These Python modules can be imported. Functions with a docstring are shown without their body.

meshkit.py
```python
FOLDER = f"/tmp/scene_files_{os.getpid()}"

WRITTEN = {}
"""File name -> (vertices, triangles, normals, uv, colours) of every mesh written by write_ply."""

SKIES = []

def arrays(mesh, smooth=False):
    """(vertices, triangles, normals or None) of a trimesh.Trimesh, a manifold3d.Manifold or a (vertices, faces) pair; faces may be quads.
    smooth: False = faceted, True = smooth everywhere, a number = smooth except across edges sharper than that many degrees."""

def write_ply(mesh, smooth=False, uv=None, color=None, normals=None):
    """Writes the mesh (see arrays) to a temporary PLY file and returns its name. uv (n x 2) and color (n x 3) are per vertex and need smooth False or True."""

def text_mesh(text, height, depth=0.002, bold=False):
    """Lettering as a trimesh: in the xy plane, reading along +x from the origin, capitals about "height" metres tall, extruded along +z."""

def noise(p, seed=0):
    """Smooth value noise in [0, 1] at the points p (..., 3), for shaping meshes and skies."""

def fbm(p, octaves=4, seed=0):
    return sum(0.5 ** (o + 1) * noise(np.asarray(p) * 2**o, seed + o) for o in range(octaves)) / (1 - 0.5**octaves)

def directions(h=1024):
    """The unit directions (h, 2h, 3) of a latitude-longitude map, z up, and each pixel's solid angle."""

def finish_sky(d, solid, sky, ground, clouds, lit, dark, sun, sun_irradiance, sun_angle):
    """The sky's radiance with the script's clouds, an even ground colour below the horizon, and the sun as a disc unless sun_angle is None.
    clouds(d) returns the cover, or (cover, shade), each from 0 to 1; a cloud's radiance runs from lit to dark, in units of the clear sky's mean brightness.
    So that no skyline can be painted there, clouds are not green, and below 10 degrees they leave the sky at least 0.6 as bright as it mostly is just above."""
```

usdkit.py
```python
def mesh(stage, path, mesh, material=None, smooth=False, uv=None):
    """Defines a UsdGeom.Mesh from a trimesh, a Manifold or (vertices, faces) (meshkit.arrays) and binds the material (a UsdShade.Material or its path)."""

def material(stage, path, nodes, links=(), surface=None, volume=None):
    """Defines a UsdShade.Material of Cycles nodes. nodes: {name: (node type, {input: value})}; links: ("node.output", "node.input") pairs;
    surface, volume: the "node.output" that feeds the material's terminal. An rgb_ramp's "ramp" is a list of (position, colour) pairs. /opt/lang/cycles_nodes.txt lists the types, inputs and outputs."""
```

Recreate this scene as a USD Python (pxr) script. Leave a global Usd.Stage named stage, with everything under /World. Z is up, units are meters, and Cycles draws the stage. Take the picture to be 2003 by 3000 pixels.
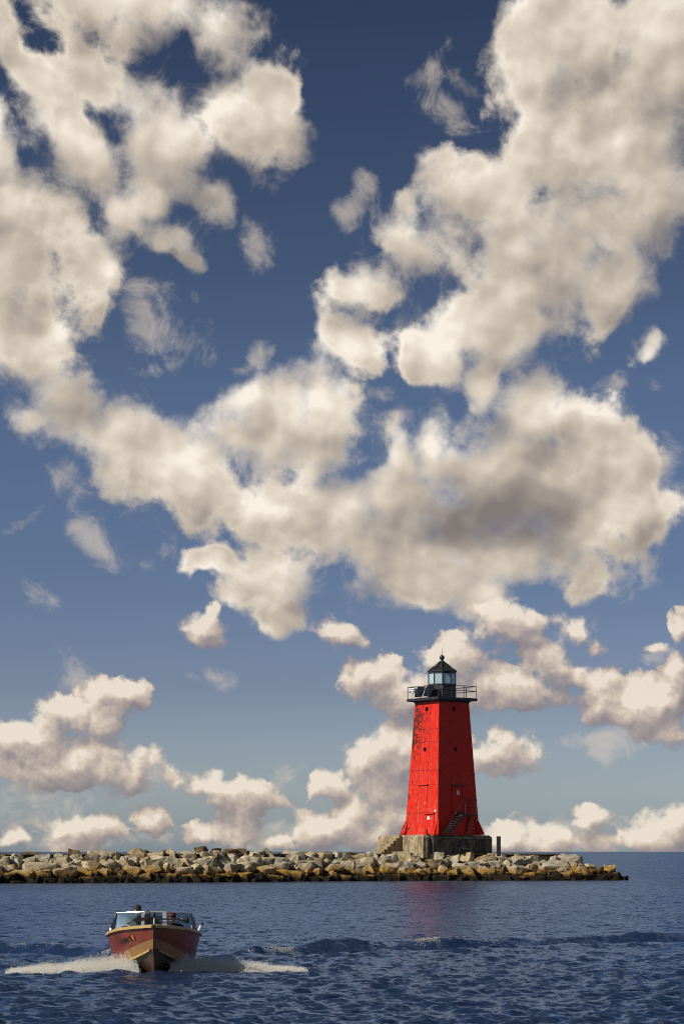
import math, random
import numpy as np
import trimesh
import manifold3d as m3
import meshkit, usdkit
from scipy.ndimage import gaussian_filter, map_coordinates
from scipy.spatial import ConvexHull
from pxr import Usd, UsdGeom, UsdLux, UsdShade, Gf, Sdf, Vt

random.seed(7)
np.random.seed(7)
stage = Usd.Stage.CreateInMemory()
UsdGeom.SetStageUpAxis(stage, UsdGeom.Tokens.z)
UsdGeom.SetStageMetersPerUnit(stage, 1.0)
WORLD = UsdGeom.Xform.Define(stage, '/World')
stage.SetDefaultPrim(WORLD.GetPrim())
UsdGeom.Scope.Define(stage, '/World/Looks')

# ------------------------------------------------------------------ camera, sky, sun, exposure
FPX = 6500.0            # focal length in photograph pixels (the photograph is 2003 wide)
EYE = 2.57              # height of the camera above the water
CX, HZ = 1001.5, 2498.0  # column of the view axis, row of the horizon
SUN_EL, SUN_AZ = math.radians(34.0), math.atan2(-0.90, -0.436)
SUN_INTENSITY, SKY_STRENGTH, EXPOSURE = 1.2, 0.10, 0.0

cam = UsdGeom.Camera.Define(stage, '/World/camera')
cam.CreateHorizontalApertureAttr(36.0)
cam.CreateVerticalApertureAttr(36.0 * 1024 / 683)
cam.CreateFocalLengthAttr(36.0 * FPX / 2003)
cam.CreateVerticalApertureOffsetAttr(36.0 * (HZ - 1501.5) / 2003)
cam.CreateClippingRangeAttr(Gf.Vec2f(0.5, 200000))
cam.CreateExposureAttr(EXPOSURE)
cam.AddTranslateOp().Set(Gf.Vec3d(0, 0, EYE))
cam.AddRotateXOp().Set(90.0)

sun = UsdLux.DistantLight.Define(stage, '/World/sun')
sun.CreateIntensityAttr(SUN_INTENSITY)
sun.CreateNormalizeAttr(True)
sun.CreateAngleAttr(0.53)
sun.CreateColorAttr(Gf.Vec3f(1.0, 0.93, 0.82))
SUN_DIR = np.array([math.cos(SUN_EL) * math.sin(SUN_AZ), math.cos(SUN_EL) * math.cos(SUN_AZ), math.sin(SUN_EL)])
_q = Gf.Rotation(Gf.Vec3d(0, 0, 1), Gf.Vec3d(*SUN_DIR)).GetQuat()
sun.AddOrientOp(UsdGeom.XformOp.PrecisionDouble).Set(_q)


class Ref(str):
    """The output of a node in a Graph."""


class Graph:
    """Collects shader nodes; a Ref given as an input becomes a link."""

    def __init__(self):
        self.nodes, self.links = {}, []

    def add(self, kind, out=None, **inputs):
        name = f'n{len(self.nodes):04d}'
        plain = {}
        for k, v in inputs.items():
            if isinstance(v, Ref):
                self.links.append((str(v), f'{name}.{k}'))
            else:
                plain[k] = v
        self.nodes[name] = (kind, plain)
        return Ref(f'{name}.{out}') if out else name

    def math(self, how, a, b=0.0, c=0.0, clamp=False):
        return self.add('math', 'value', math_type=how, value1=a, value2=b, value3=c, use_clamp=clamp)

    def vmath(self, how, a, b=(0, 0, 0), out='vector', **kw):
        return self.add('vector_math', out, math_type=how, vector1=a, vector2=b, **kw)

    def noise(self, vec, scale, detail=2.0, rough=0.5, distortion=0.0, out='fac', **kw):
        return self.add('noise_texture', out, vector=vec, scale=scale, detail=detail, roughness=rough, distortion=distortion, **kw)

    def range(self, v, a, b, c=0.0, d=1.0, how='smoothstep'):
        return self.add('map_range', 'result', range_type=how, value=v, from_min=a, from_max=b, to_min=c, to_max=d, clamp=True)

    def mix(self, fac, a, b, how='mix'):
        return self.add('mix', 'color', mix_type=how, fac=fac, color1=a, color2=b)

    def ramp(self, fac, stops):
        return self.add('rgb_ramp', 'color', fac=fac, ramp=stops)

    def material(self, name, surface=None, volume=None):
        return usdkit.material(stage, '/World/Looks/' + name, self.nodes, self.links, surface=surface and str(surface), volume=volume and str(volume))


def sky_at(px, py):
    """Azimuth and elevation, in units of 1000 / FPX radians, of the photograph's pixel."""
    x, z = (px - CX) / FPX, (HZ - py) / FPX
    az = math.atan(x)
    return az * FPX / 1000, math.atan(z * math.cos(az)) * FPX / 1000



# The lie of the clouds is drawn up as soft fields over azimuth and elevation and handed to the dome's material as sums of products of two ramps.
GRID = 256
AZ0, AZ1, EL0, EL1 = -1.3, 1.3, -0.15, 2.75


def cloud_field(blobs, k):
    """1 at a cloud's centre, 0 at its rim, negative outside."""
    u, v, acc = np.linspace(AZ0, AZ1, GRID)[None, :], np.linspace(EL0, EL1, GRID)[:, None], 0
    for (px, py, rx, ry, turn) in blobs:
        a, e = sky_at(px, py)
        s = math.cos(e * 1000 / FPX) ** 2
        c, sn = math.cos(math.radians(turn)), math.sin(math.radians(turn))
        du, dv = u - a, -(v - e) / s
        acc = acc + np.exp(-np.hypot((du * c + dv * sn) / (rx / 1000), (dv * c - du * sn) / (ry / 1000)) / k)
    return 1 + k * np.log(acc + 1e-290)


def smooth(v, a, b):
    t = np.clip((v - a) / (b - a), 0, 1)
    return t * t * (3 - 2 * t)


def shifted(t, du, dv):
    i, j = np.meshgrid(np.arange(GRID), np.arange(GRID), indexing='ij')
    return map_coordinates(t, [np.clip(i + dv / (EL1 - EL0) * (GRID - 1), 0, GRID - 1), np.clip(j + du / (AZ1 - AZ0) * (GRID - 1), 0, GRID - 1)], order=1)


def build_sky():
    g = Graph()
    d = g.vmath('normalize', g.add('texture_coordinate', 'generated'))
    sep = g.add('separate_xyz', vector=d)
    x, y, z = (Ref(f'{sep}.{k}') for k in 'xyz')
    az = g.math('multiply', g.math('arctan2', x, y), FPX / 1000)
    el = g.math('multiply', g.math('arcsine', z), FPX / 1000)
    q = g.add('combine_xyz', 'vector', x=az, y=el, z=0.0)

    high = g.add('combine_xyz', 'vector', x=x, y=y, z=g.math('maximum', z, 0.0))
    clear = g.add('sky_texture', 'color', vector=high, sky_type='single_scattering', sun_disc=False, sun_elevation=SUN_EL, sun_rotation=SUN_AZ % (2 * math.pi), altitude=100.0, air_density=1.0, aerosol_density=1.0, ozone_density=1.0)
    clear = g.mix(1.0, clear, g.ramp(g.math('multiply', el, 1 / 2.7, clamp=True), TINT), 'multiply')

    def noise2(at, scale, detail, rough, seed=0.0, out='fac'):
        if seed:
            at = g.vmath('add', at, (seed * 7.31, seed * -3.17, 0))
        return g.add('noise_texture', out, dimensions='2D', vector=at, scale=scale, detail=detail, roughness=rough)

    tilt = trimesh.transformations.euler_matrix(.62, .48, .7)[:3, :3]
    sx, sy, sz = (g.vmath('scale', tuple(tilt[:, k]), scale=c) for k, c in ((0, az), (1, el), (2, 0.0)))
    qr = g.vmath('add', sx, sy)

    def noise3(shift, scale, detail, rough, seed, distortion=0.0):
        off = tilt @ np.array([shift[0], shift[1], 0.0]) + np.array([seed * 1.37, seed * -.71, seed * .43])
        return g.noise(g.vmath('add', qr, tuple(off)), scale, detail, rough, distortion)

    def warp(at, scale, amount, detail, rough):
        n = g.vmath('subtract', noise2(at, scale, detail, rough, 1.7, 'color'), (0.5, 0.5, 0.5))
        return g.vmath('multiply_add', n, (amount, amount, 0.0), vector3=at)

    def add(*terms):
        acc = terms[0]
        for t in terms[1:]:
            acc = g.math('add', acc, t)
        return acc

    def times(v, k, plus=0.0):
        return g.math('multiply_add', v, k, plus)

    def lookup(tables, at):
        """Several tables (with how many products each) at one place."""
        part = g.add('separate_xyz', vector=at)
        fu = g.math('multiply_add', Ref(f'{part}.x'), 1 / (AZ1 - AZ0), -AZ0 / (AZ1 - AZ0))
        fv = g.math('multiply_add', Ref(f'{part}.y'), 1 / (EL1 - EL0), -EL0 / (EL1 - EL0))
        found = []
        for t, rank in tables:
            a, s, b = np.linalg.svd(t)
            a, b, acc = a[:, :rank] * np.sqrt(s[:rank]), b[:rank].T * np.sqrt(s[:rank]), None
            at_ = np.linspace(0, 1, GRID)
            for k in range(0, rank, 3):
                rv = g.ramp(fv, list(zip(at_, a[:, k:k + 3].tolist())))
                ru = g.ramp(fu, list(zip(at_, b[:, k:k + 3].tolist())))
                dot = g.vmath('dot_product', ru, rv, out='value')
                acc = dot if acc is None else g.math('add', acc, dot)
            found.append(acc)
        return found

    ta = gaussian_filter(np.clip(cloud_field(HIGH_CLOUDS, .06), -1.5, .95), 1.0)
    tv = gaussian_filter(np.clip(cloud_field(WISPS, .06), -1.5, .7), 1.0)
    tb = gaussian_filter(np.clip(cloud_field(LOW_CLOUDS, .05), -1.3, .7), .7)
    grey = gaussian_filter(smooth(cloud_field(DARK_CORES, .25), -.45, .75) * .70 + smooth(cloud_field(SOFT_SHADE, .2), -.2, .7) * .16, 3)
    sa, sb = gaussian_filter(np.clip(ta, -.2, .6), 2.5), gaussian_filter(np.clip(tb, -.3, .6), 1.5)
    tla, tlb = (sa - shifted(sa, -.03, .08)) * .48 - grey, (sb - shifted(sb, -.02, .05)) * 1.15

    # high, ragged clouds
    qa = warp(q, 3.2, .20, 4.0, .55)
    fa, fv = lookup([(ta, 42), (tv, 24)], qa)
    ga, = lookup([(tla, 24)], warp(q, 3.0, .07, 2.0, .5))
    na = noise3((0, 0), 6.0, 9.0, .60, 29, .15)
    da = add(times(na, HIGH_NOISE, -.5 * HIGH_NOISE + .19), times(fa, 1.25))
    soft = g.range(noise3((0, 0), 2.6, 2.0, .5, 9), .40, .60, .55, 1.2)
    cov_a = g.range(g.math('divide', g.math('add', da, .06), soft), 0.0, 1.0)
    cov_a = g.math('multiply', cov_a, g.range(fa, -.6, -.15))
    # thin veils about the clouds and by themselves
    nv = noise3((0, 0), 7.5, 9.0, .68, 37, .6)
    veil = g.range(add(g.math('maximum', times(fa, .9, .10), times(fv, .9, .05)), times(nv, 3.2, -1.6)), .0, 1.1, 0.0, .55)
    veil = g.math('multiply', veil, g.range(g.math('maximum', fa, fv), -1.1, -.2))
    deep = g.range(da, .25, .95)
    la = add(ga, times(noise3((0, 0), 2.4, 3.0, .5, 11), 2.4, .78), times(noise3((-.035, .055), 2.4, 3.0, .5, 11), -2.4))
    la = add(la, times(noise3((0, 0), 6.5, 4.0, .5, 13), .75), times(noise3((-.014, .022), 6.5, 4.0, .5, 13), -.75))
    la = add(la, times(deep, -.20), .05, times(cov_a, .06, -.06))
    # cumulus near the horizon
    qb = warp(q, 8.0, .06, 2.0, .5)
    qb = warp(qb, 24.0, .020, 3.0, .55)
    fb, gb = lookup([(tb, 48), (tlb, 36)], qb)

    def billow(scale, seed):
        n = g.math('absolute', times(noise2(q, scale, 1.0, .5, seed), 2.0, -1.0))
        return times(n, -2.5, 0.5)

    big, small = billow(15.0, 21), billow(34.0, 23)
    nb = noise3((0, 0), 9.0, 8.0, .62, 25)
    db = add(times(fb, 1.1), times(nb, 2.4, -1.10), times(big, .10), times(small, .06))
    cov_b = g.math('multiply', g.range(db, -.08, g.range(noise3((0, 0), 5.0, 2.0, .5, 27), .42, .58, .16, .62)), .90)
    cov_b = g.math('multiply', cov_b, g.range(fb, -.6, -.2))
    lb = add(gb, times(noise3((0, 0), 9.0, 4.0, .55, 25), 1.7, .54), times(noise3((-.012, .022), 9.0, 4.0, .55, 25), -1.7), times(big, .09), times(small, .05))
    lb = add(lb, times(cov_b, .12, -.12))

    # unseen broken clouds round the rest of the sky, thinned to deepen shade
    n3 = g.add('noise_texture', 'fac', vector=g.vmath('multiply', d, (1.0, 1.0, 1.8)), scale=2.4, detail=5.0, roughness=0.58)
    away = g.math('maximum', g.range(g.math('absolute', az), 1.2, 1.6), g.range(el, 2.6, 3.0))
    cov_c = g.math('multiply', g.range(n3, .55, .67), away)
    lc = g.range(n3, .55, .85, .74, .40)

    here = g.math('subtract', 1.0, away)
    col = g.mix(cov_c, clear, g.vmath('scale', g.ramp(lc, CLOUD_RAMP), scale=1 / SKY_STRENGTH))
    col = g.mix(g.math('multiply', veil, here), col, g.vmath('scale', g.ramp(times(ga, .5, .74), CLOUD_RAMP), scale=1 / SKY_STRENGTH))
    col = g.mix(g.math('multiply', cov_a, here), col, g.vmath('scale', g.ramp(la, CLOUD_RAMP), scale=1 / SKY_STRENGTH))
    col = g.mix(g.math('multiply', cov_b, g.math('multiply', here, .97)), col, g.vmath('scale', g.ramp(lb, LOW_RAMP), scale=1 / SKY_STRENGTH))
    s = g.add('background_shader', 'background', color=col, strength=SKY_STRENGTH)
    m = g.material('sky', surface=s)
    dome = UsdLux.DomeLight.Define(stage, '/World/sky')
    UsdShade.MaterialBindingAPI.Apply(dome.GetPrim()).Bind(m)
    p = dome.GetPrim()
    p.SetCustomDataByKey('label', 'deep blue sky with broken cream coloured clouds')
    p.SetCustomDataByKey('category', 'sky')
    p.SetCustomDataByKey('kind', 'structure')


HIGH_NOISE = 2.9
TINT = [(0, (.74, .92, 1.32)), (.065, (.69, .78, 1.08)), (.175, (.47, .49, .70)), (.3, (.38, .41, .58)), (.5, (.38, .40, .52)), (.62, (.30, .32, .41)), (.9, (.20, .22, .29)), (1, (.18, .20, .27))]
CLOUD_RAMP = [(0.0, (0.225, 0.195, 0.185)), (0.35, (0.37, 0.32, 0.28)), (0.62, (0.57, 0.495, 0.41)), (0.85, (0.78, 0.69, 0.58)), (1.0, (0.95, 0.87, 0.76))]
LOW_RAMP = [(0.0, (0.25, 0.215, 0.23)), (0.35, (0.37, 0.305, 0.29)), (0.62, (0.55, 0.45, 0.38)), (0.85, (0.75, 0.63, 0.505)), (1.0, (0.90, 0.79, 0.66))]


def zoomed(x0, y0, s, items):
    return [(x0 + a * s, y0 + b * s, c * s, d * s, e) for a, b, c, d, e in items]


# clouds: centre, half width, half height, turn (degrees clockwise), in pixels of the photograph
HIGH_CLOUDS = zoomed(0, 0, 0.638, [
    (540, 10, 470, 190, 6), (1040, 180, 280, 170, 55), (1250, 500, 240, 100, 62), (1080, 560, 250, 150, 50), (740, 640, 350, 190, 58), (960, 930, 160, 95, 60),
    (370, 330, 240, 100, 62), (110, 280, 330, 115, 55), (350, 680, 330, 115, 45), (530, 940, 180, 100, 60), (40, 1090, 330, 480, -20), (390, 1290, 180, 200, 20), (20, 640, 120, 260, 0),
    (800, 1090, 120, 85, 0), (840, 1190, 80, 60, 30), (30, 60, 60, 200, -20), (690, 890, 130, 120, 0)])
HIGH_CLOUDS += zoomed(0, 900, 0.638, [
    (150, 200, 230, 190, 20), (60, 60, 190, 190, 0), (620, 650, 680, 240, 27), (320, 390, 260, 190, 30), (95, 510, 100, 65, 20), (1260, 560, 340, 230, 10), (1490, 560, 160, 270, 0), (1120, 400, 150, 100, 0),
    (1380, 950, 340, 210, 5), (1050, 920, 300, 160, 15), (1210, 1230, 200, 150, 10), (1270, 1430, 80, 90, 0), (950, 1180, 140, 55, 15)])
HIGH_CLOUDS += zoomed(1000, 0, 0.64, [
    (1060, 170, 330, 400, 0), (1450, 260, 300, 450, 0), (1130, 620, 400, 360, 0), (690, 870, 270, 210, 20), (870, 1200, 390, 320, 0), (1420, 850, 260, 270, 0), (330, 1120, 220, 140, 40), (110, 1320, 220, 140, -10),
    (880, 250, 170, 460, 0), (900, 650, 200, 300, 0), (320, 950, 110, 55, -30), (1230, 1320, 200, 170, -15), (1130, 1020, 250, 300, 0)])
HIGH_CLOUDS += zoomed(1000, 900, 0.64, [
    (720, 110, 360, 210, 0), (340, 190, 120, 110, 30), (640, 350, 95, 150, -10), (420, 290, 140, 75, 20), (780, 780, 450, 290, 0), (870, 490, 180, 170, 0), (1170, 640, 210, 230, 0), (1270, 920, 290, 170, -5),
    (800, 1120, 500, 190, 0), (260, 900, 340, 210, 10), (270, 660, 100, 150, 0), (430, 640, 80, 120, 10), (640, 1340, 140, 130, 0), (170, 1120, 290, 190, 15), (50, 180, 180, 140, 20), (20, 600, 110, 180, 0),
    (860, 880, 420, 230, 0), (1150, 980, 260, 170, 0), (500, 950, 300, 200, 0), (1290, 780, 150, 220, 0), (1400, 960, 180, 70, -10), (1440, 160, 110, 70, -20), (380, 1200, 270, 150, 0)])
LOW_CLOUDS = zoomed(1000, 1700, 0.64, [
    (770, 190, 165, 115, 0), (950, 370, 160, 90, 40), (1060, 450, 90, 60, 30), (1080, 230, 110, 75, 15), (1180, 310, 50, 45, 0), (490, 390, 170, 125, -20), (150, 450, 155, 115, 0), (800, 490, 220, 100, 5), (420, 530, 400, 95, 0),
    (1180, 540, 95, 115, 0), (1390, 570, 220, 120, -5), (1545, 450, 80, 140, 0), (1460, 700, 150, 70, 0), (1545, 220, 50, 85, 0), (1440, 320, 60, 32, 0), (250, 770, 170, 140, 0), (130, 830, 130, 100, 0), (210, 940, 160, 85, 0),
    (760, 800, 205, 100, 8), (730, 720, 75, 65, 0), (255, 1090, 125, 80, 0), (30, 1080, 110, 125, 0), (100, 1180, 160, 70, 0), (760, 1180, 150, 95, 0), (910, 1190, 130, 95, 0), (1010, 1215, 130, 50, 0), (1140, 1100, 105, 80, 0),
    (1400, 1180, 190, 100, 0), (1545, 1130, 75, 100, 0), (1200, 1210, 140, 60, 0), (-10, 250, 120, 58, 20)])
LOW_CLOUDS += zoomed(0, 1900, 0.638, [
    (545, 215, 160, 98, 0), (340, 305, 170, 90, 5), (470, 340, 130, 65, 0), (150, 410, 180, 105, 0), (440, 530, 230, 125, 0), (210, 560, 195, 105, 10), (600, 610, 110, 80, 0), (660, 525, 115, 70, 10), (790, 590, 65, 30, 0), (1050, 650, 200, 68, 5),
    (1000, 600, 55, 50, 0), (1110, 720, 180, 40, 0), (380, 830, 200, 75, 0), (690, 780, 105, 65, 10), (1090, 840, 115, 90, 0), (915, 855, 90, 55, 0), (70, 890, 105, 50, 0), (310, 915, 190, 34, 0), (1490, 840, 150, 95, 0), (1500, 620, 95, 65, -10),
    (1250, 905, 100, 50, 0), (945, -70, 120, 85, 20), (960, -150, 55, 75, 0)])
DARK_CORES = zoomed(1000, 900, 0.64, [(780, 960, 400, 120, 0), (980, 1030, 190, 80, 0), (520, 1040, 160, 80, 0)])
SOFT_SHADE = zoomed(1000, 900, 0.64, [(900, 740, 300, 170, 0), (120, 960, 120, 120, 0)]) + zoomed(0, 900, 0.638, [(1190, 1330, 170, 70, 0), (60, 130, 160, 130, 0)]) + zoomed(0, 0, 0.638, [(330, 120, 160, 140, 30), (60, 1480, 160, 120, 0)]) + zoomed(1000, 0, 0.64, [(560, 1130, 90, 160, 0), (1420, 620, 170, 240, 0), (930, 1330, 140, 140, 0)])
WISPS = zoomed(0, 900, 0.638, [(310, 850, 130, 100, 40), (440, 1060, 150, 90, 40), (690, 1110, 110, 60, 0), (820, 140, 110, 90, 0), (720, 70, 120, 110, 40), (1130, 210, 120, 80, -20), (130, 980, 120, 50, 0), (180, 1330, 90, 70, 10), (700, 240, 100, 60, 0)])
WISPS += zoomed(1000, 0, 0.64, [(500, 540, 130, 90, 10), (420, 330, 80, 130, 20), (110, 910, 90, 70, 0), (560, 380, 90, 70, 0), (60, 1000, 90, 90, 0)]) + zoomed(0, 0, 0.638, [(1180, 1090, 120, 110, 40), (1320, 700, 80, 150, 0), (690, 1370, 120, 130, 50), (860, 1390, 70, 60, 0)])
WISPS += zoomed(1000, 900, 0.64, [(1240, 330, 130, 60, -40), (180, 410, 100, 60, 10), (1430, 330, 80, 80, 0), (1300, 1200, 180, 90, -20), (1450, 760, 90, 180, 10)])
WISPS += zoomed(1000, 1700, 0.64, [(1010, 780, 110, 60, 0), (1180, 790, 120, 70, 10), (1300, 700, 130, 70, 0), (1440, 330, 90, 50, 0)]) + zoomed(0, 1900, 0.638, [(290, 60, 80, 45, 0), (310, 130, 80, 60, 0), (60, 790, 100, 70, 0), (730, 600, 120, 60, 0), (1000, 130, 150, 60, 0), (200, 800, 200, 80, 0), (1300, 600, 110, 70, -30)])
WISPS += zoomed(0, 1900, 0.638, [(420, 880, 520, 60, 0), (1200, 890, 500, 55, 0), (250, 690, 330, 70, 5)]) + zoomed(1000, 1700, 0.64, [(1200, 1190, 480, 60, 0), (300, 1190, 400, 60, 0)])
build_sky()

# ------------------------------------------------------------------ helpers
TAKEN = {}


def numbered(parent, name):
    """The path for a new prim of that name under the parent; a repeat takes a three-digit number."""
    n = TAKEN.get((parent, name), 0)
    TAKEN[(parent, name)] = n + 1
    return f'{parent}/{name}' + (f'_{n:03d}' if n else '')


def tag(prim, label=None, category=None, group=None, kind=None):
    for key, value in (('label', label), ('category', category), ('group', group), ('kind', kind)):
        if value:
            prim.SetCustomDataByKey(key, value)
    return prim


def thing(name, label, category, loc=(0, 0, 0), turn=0.0, group=None, kind=None, tilt=0.0):
    x = UsdGeom.Xform.Define(stage, numbered('/World', name))
    x.AddTranslateOp().Set(Gf.Vec3d(*map(float, loc)))
    x.AddRotateZOp().Set(float(turn))
    if tilt:
        x.AddRotateXOp().Set(float(tilt))
    tag(x.GetPrim(), label, category, group, kind)
    return str(x.GetPath())


def obj(name, mesh, material, parent='/World', smooth=False, label=None, category=None, group=None, kind=None):
    m = usdkit.mesh(stage, numbered(parent, name), mesh, material, smooth=smooth)
    tag(m.GetPrim(), label, category, group, kind)
    return str(m.GetPath())


def hull(points):
    points = np.asarray(points, float)
    h = ConvexHull(points)
    t = trimesh.Trimesh(points, h.simplices)
    t.remove_unreferenced_vertices()
    trimesh.repair.fix_normals(t)
    return t


def chamfered(sx, sy, sz, c=0.0, at=(0, 0, 0)):
    """A box with its edges taken off, centred at the point."""
    if c <= 0:
        b = trimesh.creation.box([sx, sy, sz])
        b.apply_translation(at)
        return b
    pts = []
    for x in (-1, 1):
        for y in (-1, 1):
            for z in (-1, 1):
                p = np.array([x * sx, y * sy, z * sz]) / 2
                for k in range(3):
                    q = p - c * np.sign(p)
                    q[k] = p[k]
                    pts.append(q)
    b = hull(pts)
    b.apply_translation(at)
    return b


def bar(a, b, r, sides=8, r2=None):
    """A round bar between two points."""
    a, b = np.asarray(a, float), np.asarray(b, float)
    d = b - a
    n = np.linalg.norm(d)
    d /= n
    u = np.cross(d, [0, 0, 1.0] if abs(d[2]) < .9 else [1.0, 0, 0])
    u /= np.linalg.norm(u)
    w = np.cross(d, u)
    ang = np.arange(sides) * 2 * math.pi / sides
    ring = np.cos(ang)[:, None] * u + np.sin(ang)[:, None] * w
    return hull(np.vstack([a + ring * r, b + ring * (r if r2 is None else r2)]))


def beam(a, b, w, h, up=(0, 0, 1)):
    """A rectangular bar between two points."""
    a, b = np.asarray(a, float), np.asarray(b, float)
    d = (b - a) / np.linalg.norm(b - a)
    s = np.cross(d, up if np.linalg.norm(np.cross(d, up)) > .05 else (0, 1, 0))
    s /= np.linalg.norm(s)
    t = np.cross(s, d)
    return hull([p + s * x * w / 2 + t * y * h / 2 for p in (a, b) for x in (-1, 1) for y in (-1, 1)])


def lathe(profile, sides=24, at=(0, 0, 0), phase=0.0):
    """A solid of revolution; profile: (radius, height) from the bottom up, closed at both ends."""
    ang = np.arange(sides) * 2 * math.pi / sides + phase
    v, f = [], []
    for r, z in profile:
        v += [(r * math.cos(t), r * math.sin(t), z) for t in ang]
    for i in range(len(profile) - 1):
        for k in range(sides):
            a, b = i * sides + k, i * sides + (k + 1) % sides
            f += [(a, b, b + sides), (a, b + sides, a + sides)]
    v += [(0, 0, profile[0][1]), (0, 0, profile[-1][1])]
    n = len(v)
    for k in range(sides):
        f.append((n - 2, (k + 1) % sides, k))
        e = (len(profile) - 1) * sides
        f.append((n - 1, e + k, e + (k + 1) % sides))
    t = trimesh.Trimesh(np.array(v), np.array(f), process=False)
    t.apply_translation(at)
    return t


def join(*meshes):
    return trimesh.util.concatenate([m for m in meshes])


def at(px, py, y):
    """The point at depth y that the photograph shows at a pixel."""
    return np.array([(px - CX) / FPX * y, y, EYE + (HZ - py) / FPX * y])


def paint(name, color, rough=0.5, vary=0.12, scale=6.0, dirt=None, dirt_amount=0.3, metallic=0.0, bump=0.0, spec=0.5):
    """A painted or plain surface with a little unevenness and, if asked, dirt in patches."""
    g = Graph()
    p = g.add('texture_coordinate', 'object')
    n = g.noise(p, scale, 6.0, .6)
    c = g.mix(g.range(n, .3, .7), tuple(x * (1 - vary) for x in color), tuple(min(1, x * (1 + vary)) for x in color))
    if dirt:
        d = g.noise(g.vmath('add', p, (3.1, 1.7, 9.2)), scale * .6, 7.0, .65)
        c = g.mix(g.math('multiply', g.range(d, .48, .66), dirt_amount), c, dirt)
    kw = {}
    if bump:
        kw['normal'] = g.add('bump', 'normal', height=g.noise(p, scale * 5, 6.0, .6), strength=bump, distance=.02)
    s = g.add('principled_bsdf', 'BSDF', base_color=c, roughness=g.range(n, .2, .8, rough - .08, rough + .08, 'linear'), metallic=metallic, specular_ior_level=spec, **kw)
    return g.material(name, s)


def glass_pane(name, tint, gloss=(0.9, 0.95, 1.0), ior=1.5, rough=0.02):
    g = Graph()
    t = g.add('transparent_bsdf', 'BSDF', color=tint)
    r = g.add('glossy_bsdf', 'BSDF', color=gloss, roughness=rough)
    return g.material(name, g.add('mix_closure', 'closure', fac=g.add('fresnel', 'fac', IOR=ior), closure1=t, closure2=r))


# ------------------------------------------------------------------ water
def breakwater_front(px):
    """Depth of the waterline of the boulders in the photograph's column px."""
    return np.interp(px, [-200, 0, 500, 1050, 1500, 1850, 2200], [178, 180, 184, 194, 197, 199, 201])


def water_height(x, y, spacing, rng):
    """Wind waves: many crossing waves, those too short for the mesh's spacing left out."""
    h = np.zeros_like(x)
    wind = math.atan2(-0.85, 0.5)
    lam = np.concatenate([np.exp(rng.uniform(math.log(.16), math.log(.95), 130)), np.exp(rng.uniform(math.log(.95), math.log(8.0), 24))])
    for l in lam:
        a = wind + rng.normal(0, .75)
        k = 2 * math.pi / l
        amp = (.035 if l < .95 else .008) / k * rng.uniform(.5, 1.5)
        ph = k * (math.cos(a) * x + math.sin(a) * y) + rng.uniform(0, 2 * math.pi)
        fade = smooth(l / spacing, 1.8, 3.6)
        h += fade * amp * (np.cos(ph) + .25 * np.cos(2 * ph))
    gust = .55 + .9 * meshkit.fbm(np.stack([x * .12, y * .04, 0 * x], -1), 3, 4)
    h = h * gust
    return h


WAKES = [([(-16, 62.5), (-10.5, 60), (-7.9, 57.6), (-6.4, 56.2), (-5.2, 53.0)], .20, .50), ([(-2.6, 53.2), (-2.0, 56.6), (-.6, 58.3), (1.6, 59.6), (4.2, 61.4), (6.9, 63.2), (11, 64.5)], .20, .50)]


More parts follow.
